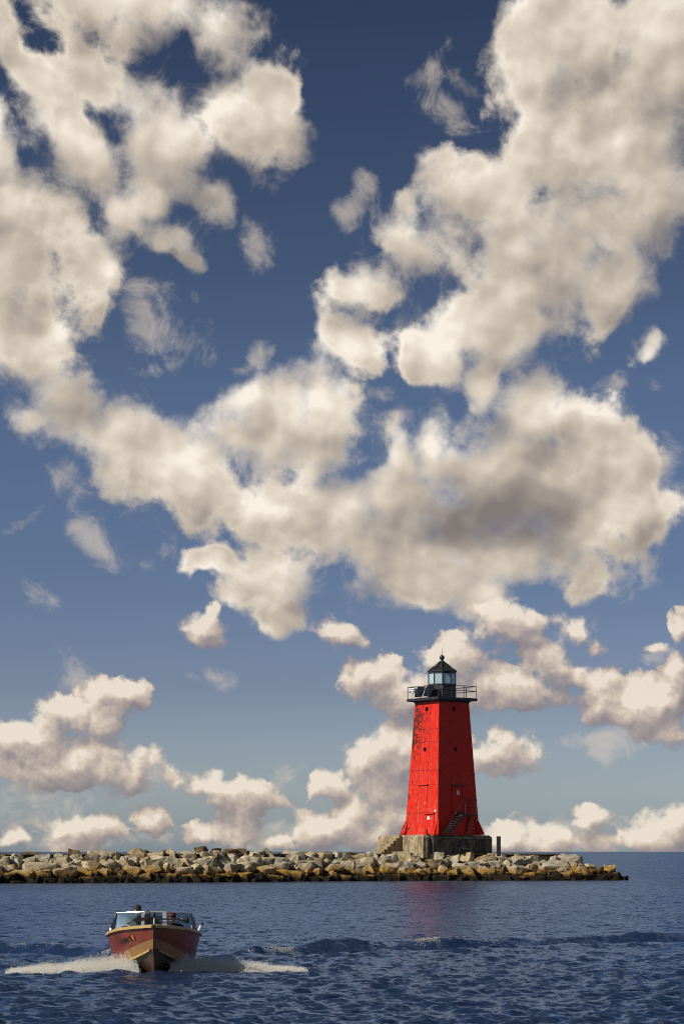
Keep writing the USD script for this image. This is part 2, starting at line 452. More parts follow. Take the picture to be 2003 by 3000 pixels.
def polyline_distance(x, y, pts):
    best = np.full_like(x, 1e9)
    for (ax, ay), (bx, by) in zip(pts[:-1], pts[1:]):
        dx, dy = bx - ax, by - ay
        t = np.clip(((x - ax) * dx + (y - ay) * dy) / (dx * dx + dy * dy), 0, 1)
        best = np.minimum(best, np.hypot(x - ax - t * dx, y - ay - t * dy))
    return best


def wake_height(x, y):
    h = np.zeros_like(x)
    wob = .55 * (meshkit.fbm(np.stack([x * .35, y * .2, 0 * x], -1), 3, 5) - .5)
    for pts, amp, width in WAKES:
        for off, a in ((0, 1.0), (1.5, -.45), (3.0, .4)):
            d = polyline_distance(x, y + off * 1.0 + wob * 2, pts)
            h += a * amp * np.exp(-(d / width) ** 2) * (.55 + .9 * meshkit.noise(np.stack([x * .8, y * .3, 0 * x + off], -1), 8))
    return h


def build_water():
    rng = np.random.default_rng(11)
    dy = np.concatenate([[2200, 1500, 1100, 850, 720, 640], np.arange(600, 3.0, -1.25), [2.2, 1.2, .6, .3]])
    r = EYE * FPX / dy
    fine = np.radians(np.arange(-11.0, 11.001, .042))
    ang = np.concatenate([np.radians(np.arange(-180, -11, 3.0)), fine, np.radians(np.arange(14, 180, 3.0))])
    R, A = np.meshgrid(r, ang, indexing='ij')
    x, y = R * np.sin(A), R * np.cos(A)
    spacing = np.gradient(r)[:, None] * np.ones_like(A)
    spacing = np.where(np.abs(A) > .195, 50.0, spacing)
    z = water_height(x, y, np.maximum(spacing, .02), rng)
    near = (R < 90) & (np.abs(A) < .35)
    z[near] += wake_height(x[near], y[near])
    nr, na = R.shape
    v = np.stack([x, y, z], -1).reshape(-1, 3)
    i, j = np.meshgrid(np.arange(nr - 1), np.arange(na), indexing='ij')
    a, b = i * na + j, i * na + (j + 1) % na
    quads = np.stack([a, b, b + na, a + na], -1).reshape(-1, 4)
    quads = quads[:, ::-1]
    v = np.vstack([v, [[0, 0, 0]]])
    c = len(v) - 1
    cap = np.stack([np.full(na, c), (np.arange(na) + 1) % na, np.arange(na)], -1)
    f = np.vstack([quads[:, [0, 1, 2]], quads[:, [0, 2, 3]], cap])
    t = trimesh.Trimesh(v, f, process=False)
    if t.face_normals[len(quads) // 2][2] < 0:
        t.invert()
    g = Graph()
    pos = g.add('geometry', 'position')
    nrm = g.add('geometry', 'normal')
    flat = g.vmath('multiply', pos, (1, 1, 0))
    ruffle = g.noise(g.vmath('multiply', flat, (.035, .012, 0)), 1.0, 4.0, .55)
    k = g.range(ruffle, .35, .65, .55, 1.05, 'linear')
    n1 = g.vmath('subtract', g.noise(g.vmath('multiply', flat, (1.0, .7, 0)), 2.2, 3.0, .6, out='color'), (.5, .5, .5))
    n2 = g.vmath('subtract', g.noise(flat, 9.0, 2.0, .5, out='color'), (.5, .5, .5))
    tiltv = g.vmath('multiply', g.vmath('add', n1, g.vmath('scale', n2, scale=.7)), (1, 1, 0))
    tiltv = g.add('vector_math', 'vector', math_type='scale', vector1=tiltv, scale=g.math('multiply', k, 2.0))
    normal = g.vmath('normalize', g.vmath('add', nrm, tiltv))
    base = g.mix(g.range(ruffle, .3, .7), (.013, .027, .066), (.017, .034, .083))
    body = g.add('diffuse_bsdf', 'BSDF', color=base, normal=nrm)
    gloss = g.add('glossy_bsdf', 'BSDF', color=(.52, .70, 1.0), roughness=.22, normal=normal)
    bent = g.add('layer_weight', 'fresnel', blend=.30, normal=normal)
    s = g.add('mix_closure', 'closure', fac=bent, closure1=body, closure2=gloss)
    obj('water', t, g.material('water', s), smooth=True, label='choppy blue lake water reaching to the horizon', category='water', kind='structure')


build_water()

# ------------------------------------------------------------------ lighthouse
def red_paint(name, worn):
    g = Graph()
    p = g.add('texture_coordinate', 'object')
    geo = g.add('geometry', 'position')
    sep = g.add('separate_xyz', vector=geo)
    hz = Ref(f'{sep}.z')
    tone = g.add('object_info', 'random')
    n = g.noise(p, 3.0, 6.0, .6)
    red = g.mix(g.range(n, .3, .7), (.50, .014, .005), (.66, .025, .009))
    red = g.mix(g.math('multiply', tone, .35), red, (.46, .015, .007))
    rough = .45
    if worn:
        streak = g.noise(g.vmath('multiply', geo, (5.0, 5.0, .35)), 1.6, 5.0, .6)
        red = g.mix(g.math('multiply', g.range(streak, .54, .70), .5), red, (.62, .17, .12))
        low = g.range(hz, 4.0, 12.5, 1.0, 0.0, 'linear')
        # old paint and lichen in small flecks on the lower plates, bare rusted steel on the upper ones
        fleck = g.noise(geo, 5.5, 6.0, .66)
        flecks = g.math('multiply', g.range(fleck, .585, .615), g.range(g.noise(geo, .8, 3.0, .5), .42, .56))
        red = g.mix(g.math('multiply', flecks, g.math('multiply', low, .8)), red, g.mix(g.range(g.noise(geo, 2.0, 2.0, .5), .4, .6), (.42, .33, .16), (.55, .42, .36)))
        rust = g.noise(g.vmath('multiply', geo, (1.0, 1.0, .85)), 3.2, 9.0, .78)
        sepo = g.add('separate_xyz', vector=p)
        far = g.range(Ref(f'{sepo}.y'), -1.4, 1.7, -.075, .075, 'linear')
        up = g.math('multiply', g.range(hz, 10.0, 13.0), g.range(hz, 17.5, 15.7))
        thr = g.math('add', g.math('add', rust, far), g.math('multiply_add', up, .10, -.10))
        bare = g.range(thr, .525, .55)
        red = g.mix(g.math('multiply', bare, .93), red, g.mix(g.range(g.noise(geo, 14.0, 3.0, .5), .4, .6), (.016, .007, .006), (.050, .018, .010)))
        rough = .6
    bump = g.add('bump', 'normal', height=g.noise(p, 9.0, 6.0, .65), strength=.25, distance=.03)
    return g.material(name, g.add('principled_bsdf', 'BSDF', base_color=red, roughness=rough, specular_ior_level=.18, normal=bump))


def concrete(name, light, dark_c, stain):
    g = Graph()
    p = g.add('geometry', 'position')
    n = g.noise(p, 1.6, 8.0, .65)
    c = g.mix(g.range(n, .34, .66), dark_c, light)
    c = g.mix(g.math('multiply', g.range(g.noise(g.vmath('multiply', p, (2.2, 2.2, .5)), 1.3, 6.0, .6), .46, .62), .75), c, stain)
    pits = g.range(g.noise(p, 7.0, 5.0, .6), .60, .66)
    c = g.mix(g.math('multiply', pits, .6), c, stain)
    bump = g.add('bump', 'normal', height=g.math('multiply_add', pits, -.6, g.noise(p, 5.0, 8.0, .65)), strength=.7, distance=.08)
    return g.material(name, g.add('principled_bsdf', 'BSDF', base_color=c, roughness=.9, specular_ior_level=.2, normal=bump))


M = dict(
    red_worn=red_paint('worn_red_paint', True), red=red_paint('red_paint', False),
    seam=paint('seam_rust', (.10, .010, .006), .7, .3),  # dark rust of the core, seen in the joints between panels
    black=paint('black_paint', (.012, .014, .016), .45, .3, 5.0, (.05, .045, .04), .5),
    roof=paint('lantern_roof_paint', (.016, .019, .022), .42, .3, 4.0, (.05, .045, .04), .4),
    drum=paint('drum_paint', (.022, .026, .028), .5, .35, 3.0, (.07, .06, .05), .5),
    porthole=paint('porthole_glass', (.006, .007, .009), .12, .1),
    white=paint('white_paint', (.78, .78, .76), .4, .05),
    steel=paint('dark_steel', (.02, .018, .018), .5, .3),
    stair=paint('stair_paint', (.030, .014, .014), .55, .3),
    blue=paint('sign_print', (.05, .09, .35), .5, .1),
    solar=paint('solar_cells', (.008, .010, .018), .18, .2),
    lens=paint('lamp_lens', (.10, .13, .13), .2, .2),
    base_pale=concrete('pale_concrete', (.46, .38, .25), (.27, .21, .13), (.12, .085, .045)),
    base_dark=concrete('dark_concrete', (.19, .155, .105), (.085, .068, .045), (.03, .027, .022)),  # darker concrete for the right face and the buttress
    steps=concrete('step_concrete', (.36, .29, .17), (.23, .18, .10), (.12, .09, .05)),
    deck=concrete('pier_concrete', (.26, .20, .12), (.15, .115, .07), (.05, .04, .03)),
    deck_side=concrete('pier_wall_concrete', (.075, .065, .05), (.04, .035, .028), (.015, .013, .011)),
    wood=paint('tarred_timber', (.022, .019, .017), .8, .35, 3.0),
)
g_ = Graph()
M['lantern_glass'] = g_.material('lantern_glass', g_.add('mix_closure', 'closure', fac=.55, closure1=g_.add('transparent_bsdf', 'BSDF', color=(.62, .80, .84)), closure2=g_.add('principled_bsdf', 'BSDF', base_color=(.58, .74, .78), roughness=.18, specular_ior_level=.8)))

LY = 203.0                                   # depth of the tower's axis
TURN = 36.2
LX = (1294.3 - CX) / FPX * LY
BASE_Z = at(0, 2449.0, LY)[2]                # top of the concrete base
ZOF = lambda py: at(0, py, LY)[2] - BASE_Z   # height above the base of a row of the photograph
TOP = ZOF(2055.5)
SB, ST = 4.86, 3.46                          # side of the tower at the base and at the gallery
side = lambda z: SB + (ST - SB) * z / TOP
COS, SIN = math.cos(math.radians(TURN)), math.sin(math.radians(TURN))


def face_point(face, t, z, off):
    """A point on a wall: t from 0 at the viewer's left to 1 at the right, off metres outside the wall."""
    a = side(z)
    if face == 'lit':
        return np.array([-a / 2 - off, a * (.5 - t), z])
    if face == 'shade':
        return np.array([a * (t - .5), -a / 2 - off, z])
    if face == 'back':
        return np.array([a / 2 + off, a * (t - .5), z])
    return np.array([a * (.5 - t), a / 2 + off, z])


def face_t(face, px, py):
    """The place across the wall of a pixel of the photograph."""
    z = ZOF(py)
    a, dx = side(z), (px - 1294.3) / FPX * (LY - 1.6)
    if face == 'lit':
        ly = -(dx + COS * a / 2) / SIN
        return .5 - ly / a
    lx = (dx - SIN * a / 2) / COS
    return lx / a + .5


def slab(face, t0, t1, z0, z1, off0, off1):
    """A plate on a wall."""
    return hull([face_point(face, t, z, o) for t in (t0, t1) for z in (z0, z1) for o in (off0, off1)])


def to_manifold(t):
    return m3.Manifold(m3.Mesh(np.asarray(t.vertices, np.float32), np.asarray(t.faces, np.uint32)))


def from_manifold(m):
    k = m.to_mesh()
    return trimesh.Trimesh(np.array(k.vert_properties[:, :3]), np.array(k.tri_verts), process=True)


def build_lighthouse():
    root = thing('lighthouse', 'red square tapering steel lighthouse with black gallery and lantern on a concrete base', 'lighthouse', (LX, LY, BASE_Z), TURN)
    ports = [('lit', 1249, 2081.8), ('lit', 1243, 2199.7), ('shade', 1326.4, 2082), ('shade', 1330.8, 2200)]
    ports = [(f, face_t(f, px, py), ZOF(py)) for f, px, py in ports]
    ports += [('back', .5, ZOF(2082)), ('rear', .5, ZOF(2082))]
    holes = {}
    for f, t, z in ports:
        holes.setdefault(f, []).append(to_manifold(bar(face_point(f, t, z, .35), face_point(f, t, z, -.25), .23, 20)))
    core = to_manifold(hull([(sx * a / 2, sy * a / 2, z) for z, a in ((0, SB), (TOP, ST)) for sx in (-1, 1) for sy in (-1, 1)]))
    for hs in holes.values():
        for h in hs:
            core = core - h
    obj('tower_wall', from_manifold(core), M['seam'], root)
    rows = [0.0, ZOF(2385), ZOF(2302.5), ZOF(2261), ZOF(2200 - 22), ZOF(2141.5), TOP]
    gap = .026
    for f in ('lit', 'shade', 'back', 'rear'):
        mat = M['red_worn'] if f == 'lit' else M['red']
        cols = [0, .34, .655, 1.0]
        gap = .018 if f == 'lit' else .007
        for r in range(len(rows) - 1):
            for c in range(3):
                z0, z1 = rows[r] + (gap if r else .02), rows[r + 1] - gap
                e = gap / side(z0)
                p = to_manifold(slab(f, cols[c] + (e if c else .003), cols[c + 1] - (e if c < 2 else .003), z0, z1, -.02, .018))
                for h in holes.get(f, []):
                    p = p - h
                obj('steel_panel', from_manifold(p), mat, root)
    for f, t, z in ports:
        c, d = face_point(f, t, z, 0), face_point(f, t, z, 1) - face_point(f, t, z, 0)
        ring = to_manifold(bar(c - d * .05, c + d * .05, .265, 20)) - to_manifold(bar(c - d * .5, c + d * .5, .205, 20))
        port = obj('porthole', from_manifold(ring), M['red_worn'] if f == 'lit' else M['red'], root)
        obj('pane', bar(c - d * .20, c - d * .16, .228, 20), M['porthole'], port)

    # the lit wall: a hatch with its hood and notice, a blind door higher up
    z0, z1 = ZOF(2445), ZOF(2388.5)
    ta, tb = face_t('lit', 1243.8, 2415), face_t('lit', 1266, 2415)
    hatch = obj('hatch', slab('lit', ta + .012, tb - .012, z0 + .05, z1 - .06, .019, .045), M['red_worn'], root)
    for a, b in ((ta - .012, ta + .010), (tb - .010, tb + .012)):
        obj('jamb', slab('lit', a, b, z0, z1, .019, .075), M['red_worn'], hatch)
    obj('hood', slab('lit', ta - .03, tb + .03, z1, z1 + .09, .019, .22), M['red_worn'], hatch)
    tn = face_t('lit', 1252.7, 2400)
    obj('notice', slab('lit', tn - .035, tn + .035, ZOF(2404.3), ZOF(2395.7), .046, .055), M['white'], hatch)
    tn = face_t('lit', 1270.5, 2379)
    obj('notice', slab('lit', tn - .022, tn + .022, ZOF(2381.6), ZOF(2376.4), .02, .03), M['white'], root)
    ta, tb, zb, zt = face_t('lit', 1224, 2330), face_t('lit', 1249, 2330), ZOF(2383), ZOF(2304)
    blind = obj('blind_door', slab('lit', ta + .01, tb - .01, zb, zt - .05, .019, .040), M['red_worn'], root)
    obj('hood', slab('lit', ta - .03, tb + .03, zt, zt + .08, .019, .17), M['red_worn'], blind)

    # the shaded wall: the door, its notice, the landing and the stair
    zs, zl = ZOF(2383), ZOF(2306.5)
    ta, tb = face_t('shade', 1322.5, 2340), face_t('shade', 1351.5, 2340)
    door = obj('door', slab('shade', ta + .012, tb - .012, zs + .02, zl - .05, .019, .05), M['red'], root)
    for a, b in ((ta - .014, ta + .010), (tb - .010, tb + .014)):
        obj('jamb', slab('shade', a, b, zs, zl, .019, .09), M['red'], door)
    obj('hood', slab('shade', ta - .04, tb + .04, zl, zl + .08, .019, .22), M['stair'], door)
    th = tb - .05
    obj('handle', bar(face_point('shade', th, (zs + zl) / 2 - .1, .055), face_point('shade', th, (zs + zl) / 2 + .1, .055), .02), M['steel'], door)
    tn = face_t('shade', 1337.5, 2325)
    sign = obj('notice', slab('shade', tn - .031, tn + .031, ZOF(2331.8), ZOF(2322.5), .051, .060), M['white'], door)
    obj('notice_top', join(slab('shade', tn - .022, tn - .007, ZOF(2322.3), ZOF(2319.4), .051, .060), slab('shade', tn + .007, tn + .022, ZOF(2322.3), ZOF(2319.4), .051, .060)), M['white'], door)
    for k in range(3):
        obj('print', slab('shade', tn - .017, tn + .017 - .006 * k, ZOF(2330 - 2.6 * k), ZOF(2328.8 - 2.6 * k), .061, .064), M['blue'], sign)
    zp = ZOF(2390.6)
    t0, t1 = face_t('shade', 1331, 2392), face_t('shade', 1377, 2392)
    out = 1.0

    def fp(px, py, off):
        return face_point('shade', face_t('shade', px, py), ZOF(py), off)

    stair = obj('landing', slab('shade', t0, t1, zp - .10, zp + .02, .03, out), M['stair'], root)
    obj('sill_step', slab('shade', ta, tb, zp + .03, zs - .01, .03, .45), M['stair'], stair)
    for k in range(8):
        px, py = 1329 - 5.6 * k, 2396.5 + 6.3 * k
        t = face_t('shade', px, py)
        obj('tread', slab('shade', t - .045, t + .03, ZOF(py) - .03, ZOF(py) + .02, .08, .92), M['stair'], stair)
    for off in (.95, .05):
        obj('stringer', beam(fp(1336, 2394, off), fp(1290, 2446, off), .05, .26), M['steel'], stair)
    for off in (.95, .12):
        obj('brace', beam(fp(1373, 2396, off), fp(1359, 2447, off), .07, .10), M['steel'], stair)
    corners = [(1374.5, out - .04), (1341, out - .04), (1374.5, .1)]
    for px, off in corners:
        obj('handrail_post', bar(fp(px, 2390, off), fp(px, 2346.5, off), .028), M['stair'], stair)
    for py in (2347, 2368.3):
        obj('handrail', join(bar(fp(1339, py, out - .04), fp(1374.5, py, out - .04), .026), bar(fp(1374.5, py, out - .04), fp(1374.5, py, .1), .026)), M['stair'], stair)
    obj('handrail', join(bar(fp(1339, 2347, out - .04), fp(1296, 2404, out - .04), .022), bar(fp(1296, 2404, out - .04), fp(1296, 2440, out - .04), .022)), M['stair'], stair)

    # fins that spread the foot of the tower
    for f in ('lit', 'shade', 'back', 'rear'):
        for t in (.045, .955):
            q = []
            for tt in (t - .018, t + .018):
                q += [face_point(f, tt, .01, -.02), face_point(f, tt, 1.25, -.02), face_point(f, tt, .01, .36), face_point(f, tt, .10, .36), face_point(f, tt, 1.25, .03)]
            obj('fin', hull(q), M['red_worn'] if f == 'lit' else M['red'], root)
    for sx in (-1, 1):
        for sy in (-1, 1):
            c = np.array([sx, sy, 0]) * (SB / 2)
            d = np.array([sx, sy, 0]) / math.sqrt(2)
            c2 = np.array([sx, sy, 0]) * side(1.3) / 2 + np.array([0, 0, 1.3])
            w = np.array([-sy, sx, 0]) / math.sqrt(2) * .09
            obj('corner_fin', hull([p + k * w for k in (-1, 1) for p in (c - d * .1 + [0, 0, .012], c + d * .46 + [0, 0, .012], c + d * .46 + [0, 0, .10], c2 + d * .03, c2 - d * .1)]), M['red_worn'] if (sx, sy) == (-1, 1) else M['red'], root)
    obj('foot_rim', join(*[slab(f, -.02, 1.02, .005, .075, .02, .12) for f in ('lit', 'shade', 'back', 'rear')]), M['red_worn'], root)

    # the gallery
    G = 4.62
    z0, z1 = ZOF(2057.2), ZOF(2049.2)
    obj('gallery_deck', chamfered(G, G, z1 - z0, .02, (0, 0, (z0 + z1) / 2)), M['black'], root)
    obj('gallery_bracket', hull([(sx * a / 2, sy * a / 2, z) for z, a in ((z0 - .16, ST + .1), (z0 - .004, ST + .32)) for sx in (-1, 1) for sy in (-1, 1)]), M['black'], root)
    zr, zm = ZOF(2014.8), ZOF(2028.6)
    e = G / 2 - .08
    done = set()
    for s in range(4):
        c, sn = [(1, 0), (0, 1), (-1, 0), (0, -1)][s]
        rot = lambda u, w: np.array([c * u - sn * w, sn * u + c * w])
        for k in range(3):
            x, y = rot(-e + 2 * e * k / 3, -e)
            obj('railing_post', bar((x, y, z1 - .01), (x, y, zr + .03), .033), M['black'], root)
        a, b = rot(-e, -e), rot(e, -e)
        for z in (zr, zm):
            obj('railing', bar((*a, z), (*b, z), .028), M['black'], root)
    # solar panels and a pale box on the left of the gallery
    for k, (lx, ly, w, tilt_) in enumerate([(-1.75, 1.05, 1.15, 24), (-1.75, -.25, 1.15, 24)]):
        p = chamfered(.045, w, 1.05, .01)
        p.apply_transform(trimesh.transformations.rotation_matrix(math.radians(tilt_), [0, 1, 0]))
        p.apply_translation((lx, ly, z1 + .62))
        sp = obj('solar_panel', p, M['solar'], root)
        obj('panel_leg', join(*[beam((lx + .62, ly + s * w * .42, z1 - .01), (lx + .12, ly + s * w * .42, z1 + .95), .05, .05, (0, 1, 0)) for s in (-1, 1)]), M['white'] if k == 0 else M['steel'], sp)
    obj('equipment_box', chamfered(.42, .55, .40, .03, (-1.72, 1.98, z1 + .78)), M['white'], root)
    obj('box_stand', join(beam((-1.75, 1.75, z1 - .01), (-1.72, 1.85, z1 + .58), .06, .06), beam((-1.75, 2.2, z1 - .01), (-1.72, 2.1, z1 + .58), .06, .06), beam((-1.75, 1.78, z1 + .25), (-1.75, 2.17, z1 + .25), .05, .05)), M['white'], root)

    # the lantern: ten sides with one edge towards the viewer
    view = math.atan2(-1, 0) - math.radians(TURN)
    R = 1.30
    zd, zw, ze, za = ZOF(2008.8), ZOF(1975.5), ZOF(1970), ZOF(1940)
    obj('lantern_drum', lathe([(R, z1 + .002), (R, zd - .06), (R + .05, zd - .05), (R + .05, zd)], 10, phase=view), M['drum'], root)
    corner = lambda k, r: np.array([r * math.cos(view + k * math.pi / 5), r * math.sin(view + k * math.pi / 5)])
    for k in range(10):
        a, b = corner(k, R - .03), corner(k + 1, R - .03)
        d = (b - a) / np.linalg.norm(b - a)
        nrm = np.array([d[1], -d[0]])
        q = [(*(p + s * nrm * .008), z) for p in (a + d * .05, b - d * .05) for s in (-1, 1) for z in (zd + .05, zw - .03)]
        obj('lantern_pane', hull(q), M['lantern_glass'], root)
        obj('mullion', beam((*corner(k, R - .03), zd + .001), (*corner(k, R - .03), zw - .001), .085, .085, (1, 0, 0)), M['black'], root)
        obj('glazing_bar', join(beam((*(a + d * .04), zd + .028), (*(b - d * .04), zd + .028), .07, .05), beam((*(a + d * .04), zw - .028), (*(b - d * .04), zw - .028), .07, .05)), M['black'], root)
    lampbase = obj('lamp_stand', lathe([(.16, zd + .001), (.13, zd + .10), (.05, zd + .12), (.05, zd + .2)], 12), M['steel'], root)
    obj('lamp', lathe([(.10, zd + .2), (.20, zd + .24), (.22, zd + .33), (.20, zd + .42), (.08, zd + .46)], 16), M['lens'], lampbase)
    obj('lantern_floor', lathe([(R - .06, zd - .12), (R - .06, zd - .002)], 10, phase=view), M['drum'], root)
    roof = obj('lantern_roof', lathe([(R + .02, zw), (R + .03, ze - .04), (1.41, ze - .03), (1.40, ze + .03), (.62, za - .38), (.21, za), (.17, za + .08)], 10, phase=view), M['roof'], root)
    ridge = [beam((*corner(k, 1.38), ze + .05), (*corner(k, .22), za + .01), .035, .035) for k in range(10)]
    obj('roof_rib', join(*ridge), M['black'], roof)
    zb = ZOF(1928.5)
    ball = [(.16, za + .06)] + [(.235 * math.cos(t), zb + .24 * math.sin(t)) for t in np.linspace(-1.0, 1.45, 10)] + [(.03, zb + .27)]
    obj('ventilator_ball', lathe(ball, 20), M['roof'], root, smooth=40)
    obj('lightning_rod', join(bar((0, 0, zb + .22), (0, 0, ZOF(1911)), .022), bar((0, 0, ZOF(1911) - .002), (0, 0, ZOF(1898)), .014, r2=.006)), M['black'], root)


build_lighthouse()


def rough_block(block, seed, amount=.05, step=.25):
    """A block of old concrete with uneven faces and broken edges."""
    m = to_manifold(block).refine_to_length(step)
    t = from_manifold(m)
    v = np.array(t.vertices)
    n = np.array(t.vertex_normals)
    d = meshkit.fbm(v * 1.3, 4, seed) - .5
    chip = np.clip(meshkit.fbm(v * 2.7, 3, seed + 9) - .58, 0, 1)
    t.vertices = v + n * (d * amount * 2 - chip * amount * 6)[:, None]
    return t


DECK_Z = at(0, 2507.0, 192.0)[2]


def build_base():
    root = thing('concrete_base', 'massive stained concrete block that carries the lighthouse, with a flight of steps on its left', 'foundation', (LX, LY, DECK_Z), TURN)
    H = BASE_Z - DECK_Z - .004
    # in the tower's own axes: right wall 8.2 m long, left wall 6.8 m
    near_px, right_px, left_px = 1233.0, 1445.0, 1104.0
    lenR = (right_px - near_px) / FPX * (LY - 3) / COS
    lenL = (near_px - left_px) / FPX * (LY - 3) / SIN
    cx = (near_px - 1294.3) / FPX * (LY - 4)
    # the near corner lies in front of the tower's corner
    nx = COS * cx - SIN * 3.9
    ny = -SIN * cx - COS * 3.9
    x0, y0 = nx, ny
    x1, y1 = x0 + lenR, y0 + lenL
    c = .22
    low = DECK_Z - .3 - DECK_Z
    pts = [(x, y, z) for x in (x0, x1) for y in (y0, y1) for z in (low, H - c)] + [(x + (c if x == x0 else -c), y + (c if y == y0 else -c), H) for x in (x0, x1) for y in (y0, y1)]
    solid = from_manifold(to_manifold(hull(pts)))
    obj('block', rough_block(solid, 3), M['base_pale'], root)
    obj('shaded_face', rough_block(chamfered(lenR - .5, .20, H - .35 - low, .05, ((x0 + x1) / 2 + .05, y0 - .06, (H - .35 + low) / 2 + .02)), 21, .035), M['base_dark'], root, label='darker right face of the base')
    # details on that face: a pale pipe, a ladder-like rebate, a black block for the shade in a small opening
    def fx(px):
        return x0 + (px - near_px) / FPX * (LY - 3) / COS
    for px, top, w in ((1338, 2484, .09), (1374, 2484, .07), (1391, 2484, .05)):
        z = at(0, top, LY - 3)[2] - DECK_Z
        obj('pipe', bar((fx(px), y0 - .24, low), (fx(px), y0 - .24, z), w / 2), M['base_pale'], root)
    obj('niche', chamfered(.30, .10, .45, .01, (fx(1346), y0 - .19, H - .75)), M['porthole'], root)
    obj('ledge', chamfered(.95, .12, .10, .01, (fx(1362), y0 - .20, at(0, 2489, LY - 3)[2] - DECK_Z)), M['base_pale'], root)
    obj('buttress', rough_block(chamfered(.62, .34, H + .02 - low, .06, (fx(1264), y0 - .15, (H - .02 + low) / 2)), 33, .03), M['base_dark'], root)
    obj('iron_cleat', join(beam((fx(1249) , y0 + .1, H - .01), (fx(1245), y0 + .1, H + .48), .08, .12), beam((fx(1249), y0 + .1, H), (fx(1256), y0 + .1, H + .02), .1, .1)), M['steel'], root)
    # steps down from the left wall, seven of them
    n, rise, run = 7, H / 7, .335
    ys0 = y0 + (near_px - 1174) / FPX * (LY - 3) / SIN    # near side of the flight
    wid = 1.62
    for k in range(n):
        h = H - rise * k - .02
        xo = x0 - run * k
        obj('step', rough_block(chamfered(run + .02, wid, h - low, .025, (xo - run / 2, ys0 + wid / 2, (h + low) / 2)), 40 + k, .012, .2), M['steps'], root)


build_base()


def build_pier():
    """The low concrete pier on which the lighthouse stands, behind the boulders."""
    px = np.array([-260, 0, 500, 1050, 1350, 1500, 1640])
    yf = breakwater_front(px) + 4.8
    x = (px - CX) / FPX * yf
    top, foot = DECK_Z, -.6
    prof = []
    verts, faces = [], []
    for xx, yy in zip(x, yf):
        verts += [(xx, yy, foot), (xx, yy, top - .05), (xx, yy + .05, top), (xx, yy + 12.0, top), (xx, yy + 12.0, foot)]
    n = len(x)
    for i in range(n - 1):
        for k in range(5):
            a, b = i * 5 + k, i * 5 + (k + 1) % 5
            faces.append((a, b, b + 5, a + 5))
    e = (n - 1) * 5
    tri = [(q[0], q[1], q[2]) for q in faces] + [(q[0], q[2], q[3]) for q in faces] + [(0, k + 1, k) for k in (1, 2, 3)] + [(0, k, k + 1) for k in ()] + [(e, e + k, e + k + 1) for k in (1, 2, 3)]
    t = trimesh.Trimesh(np.array(verts, float), np.array(tri), process=False)
    trimesh.repair.fix_normals(t)
    root = thing('pier', 'low flat concrete pier running behind the boulders to the lighthouse', 'pier')
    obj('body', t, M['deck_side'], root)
    tops, tf = [], []
    for xx, yy in zip(x, yf):
        tops += [(xx, yy - .06, top + .004), (xx, yy + 11.9, top + .004), (xx, yy - .06, top + .10), (xx, yy + 11.9, top + .10)]
    for i in range(n - 1):
        a = i * 4
        tf += [(a, a + 4, a + 6, a + 2), (a + 2, a + 6, a + 7, a + 3), (a + 1, a + 3, a + 7, a + 5), (a, a + 1, a + 5, a + 4)]
    tf += [(0, 2, 3, 1), (e := (n - 1) * 4, e + 1, e + 3, e + 2)]
    tt = trimesh.Trimesh(np.array(tops, float), np.vstack([[f[:3] for f in tf], [(f[0], f[2], f[3]) for f in tf]]), process=False)
    trimesh.repair.fix_normals(tt)
    obj('deck', tt, M['deck'], root)


build_pier()

# the black post at the right of the base
pp = at(1460, 2509, 199.0)
post = thing('mooring_post', 'black square timber post standing just right of the lighthouse base', 'post', (pp[0], pp[1], DECK_Z + .1))
ph = at(0, 2454, 199.0)[2] - DECK_Z - .1
obj('timber', chamfered(.36, .36, ph + .25, .03, (0, 0, (ph - .25) / 2)), M['wood'], post)
obj('cap', chamfered(.39, .39, .05, .01, (0, 0, ph + .027)), M['steel'], post)
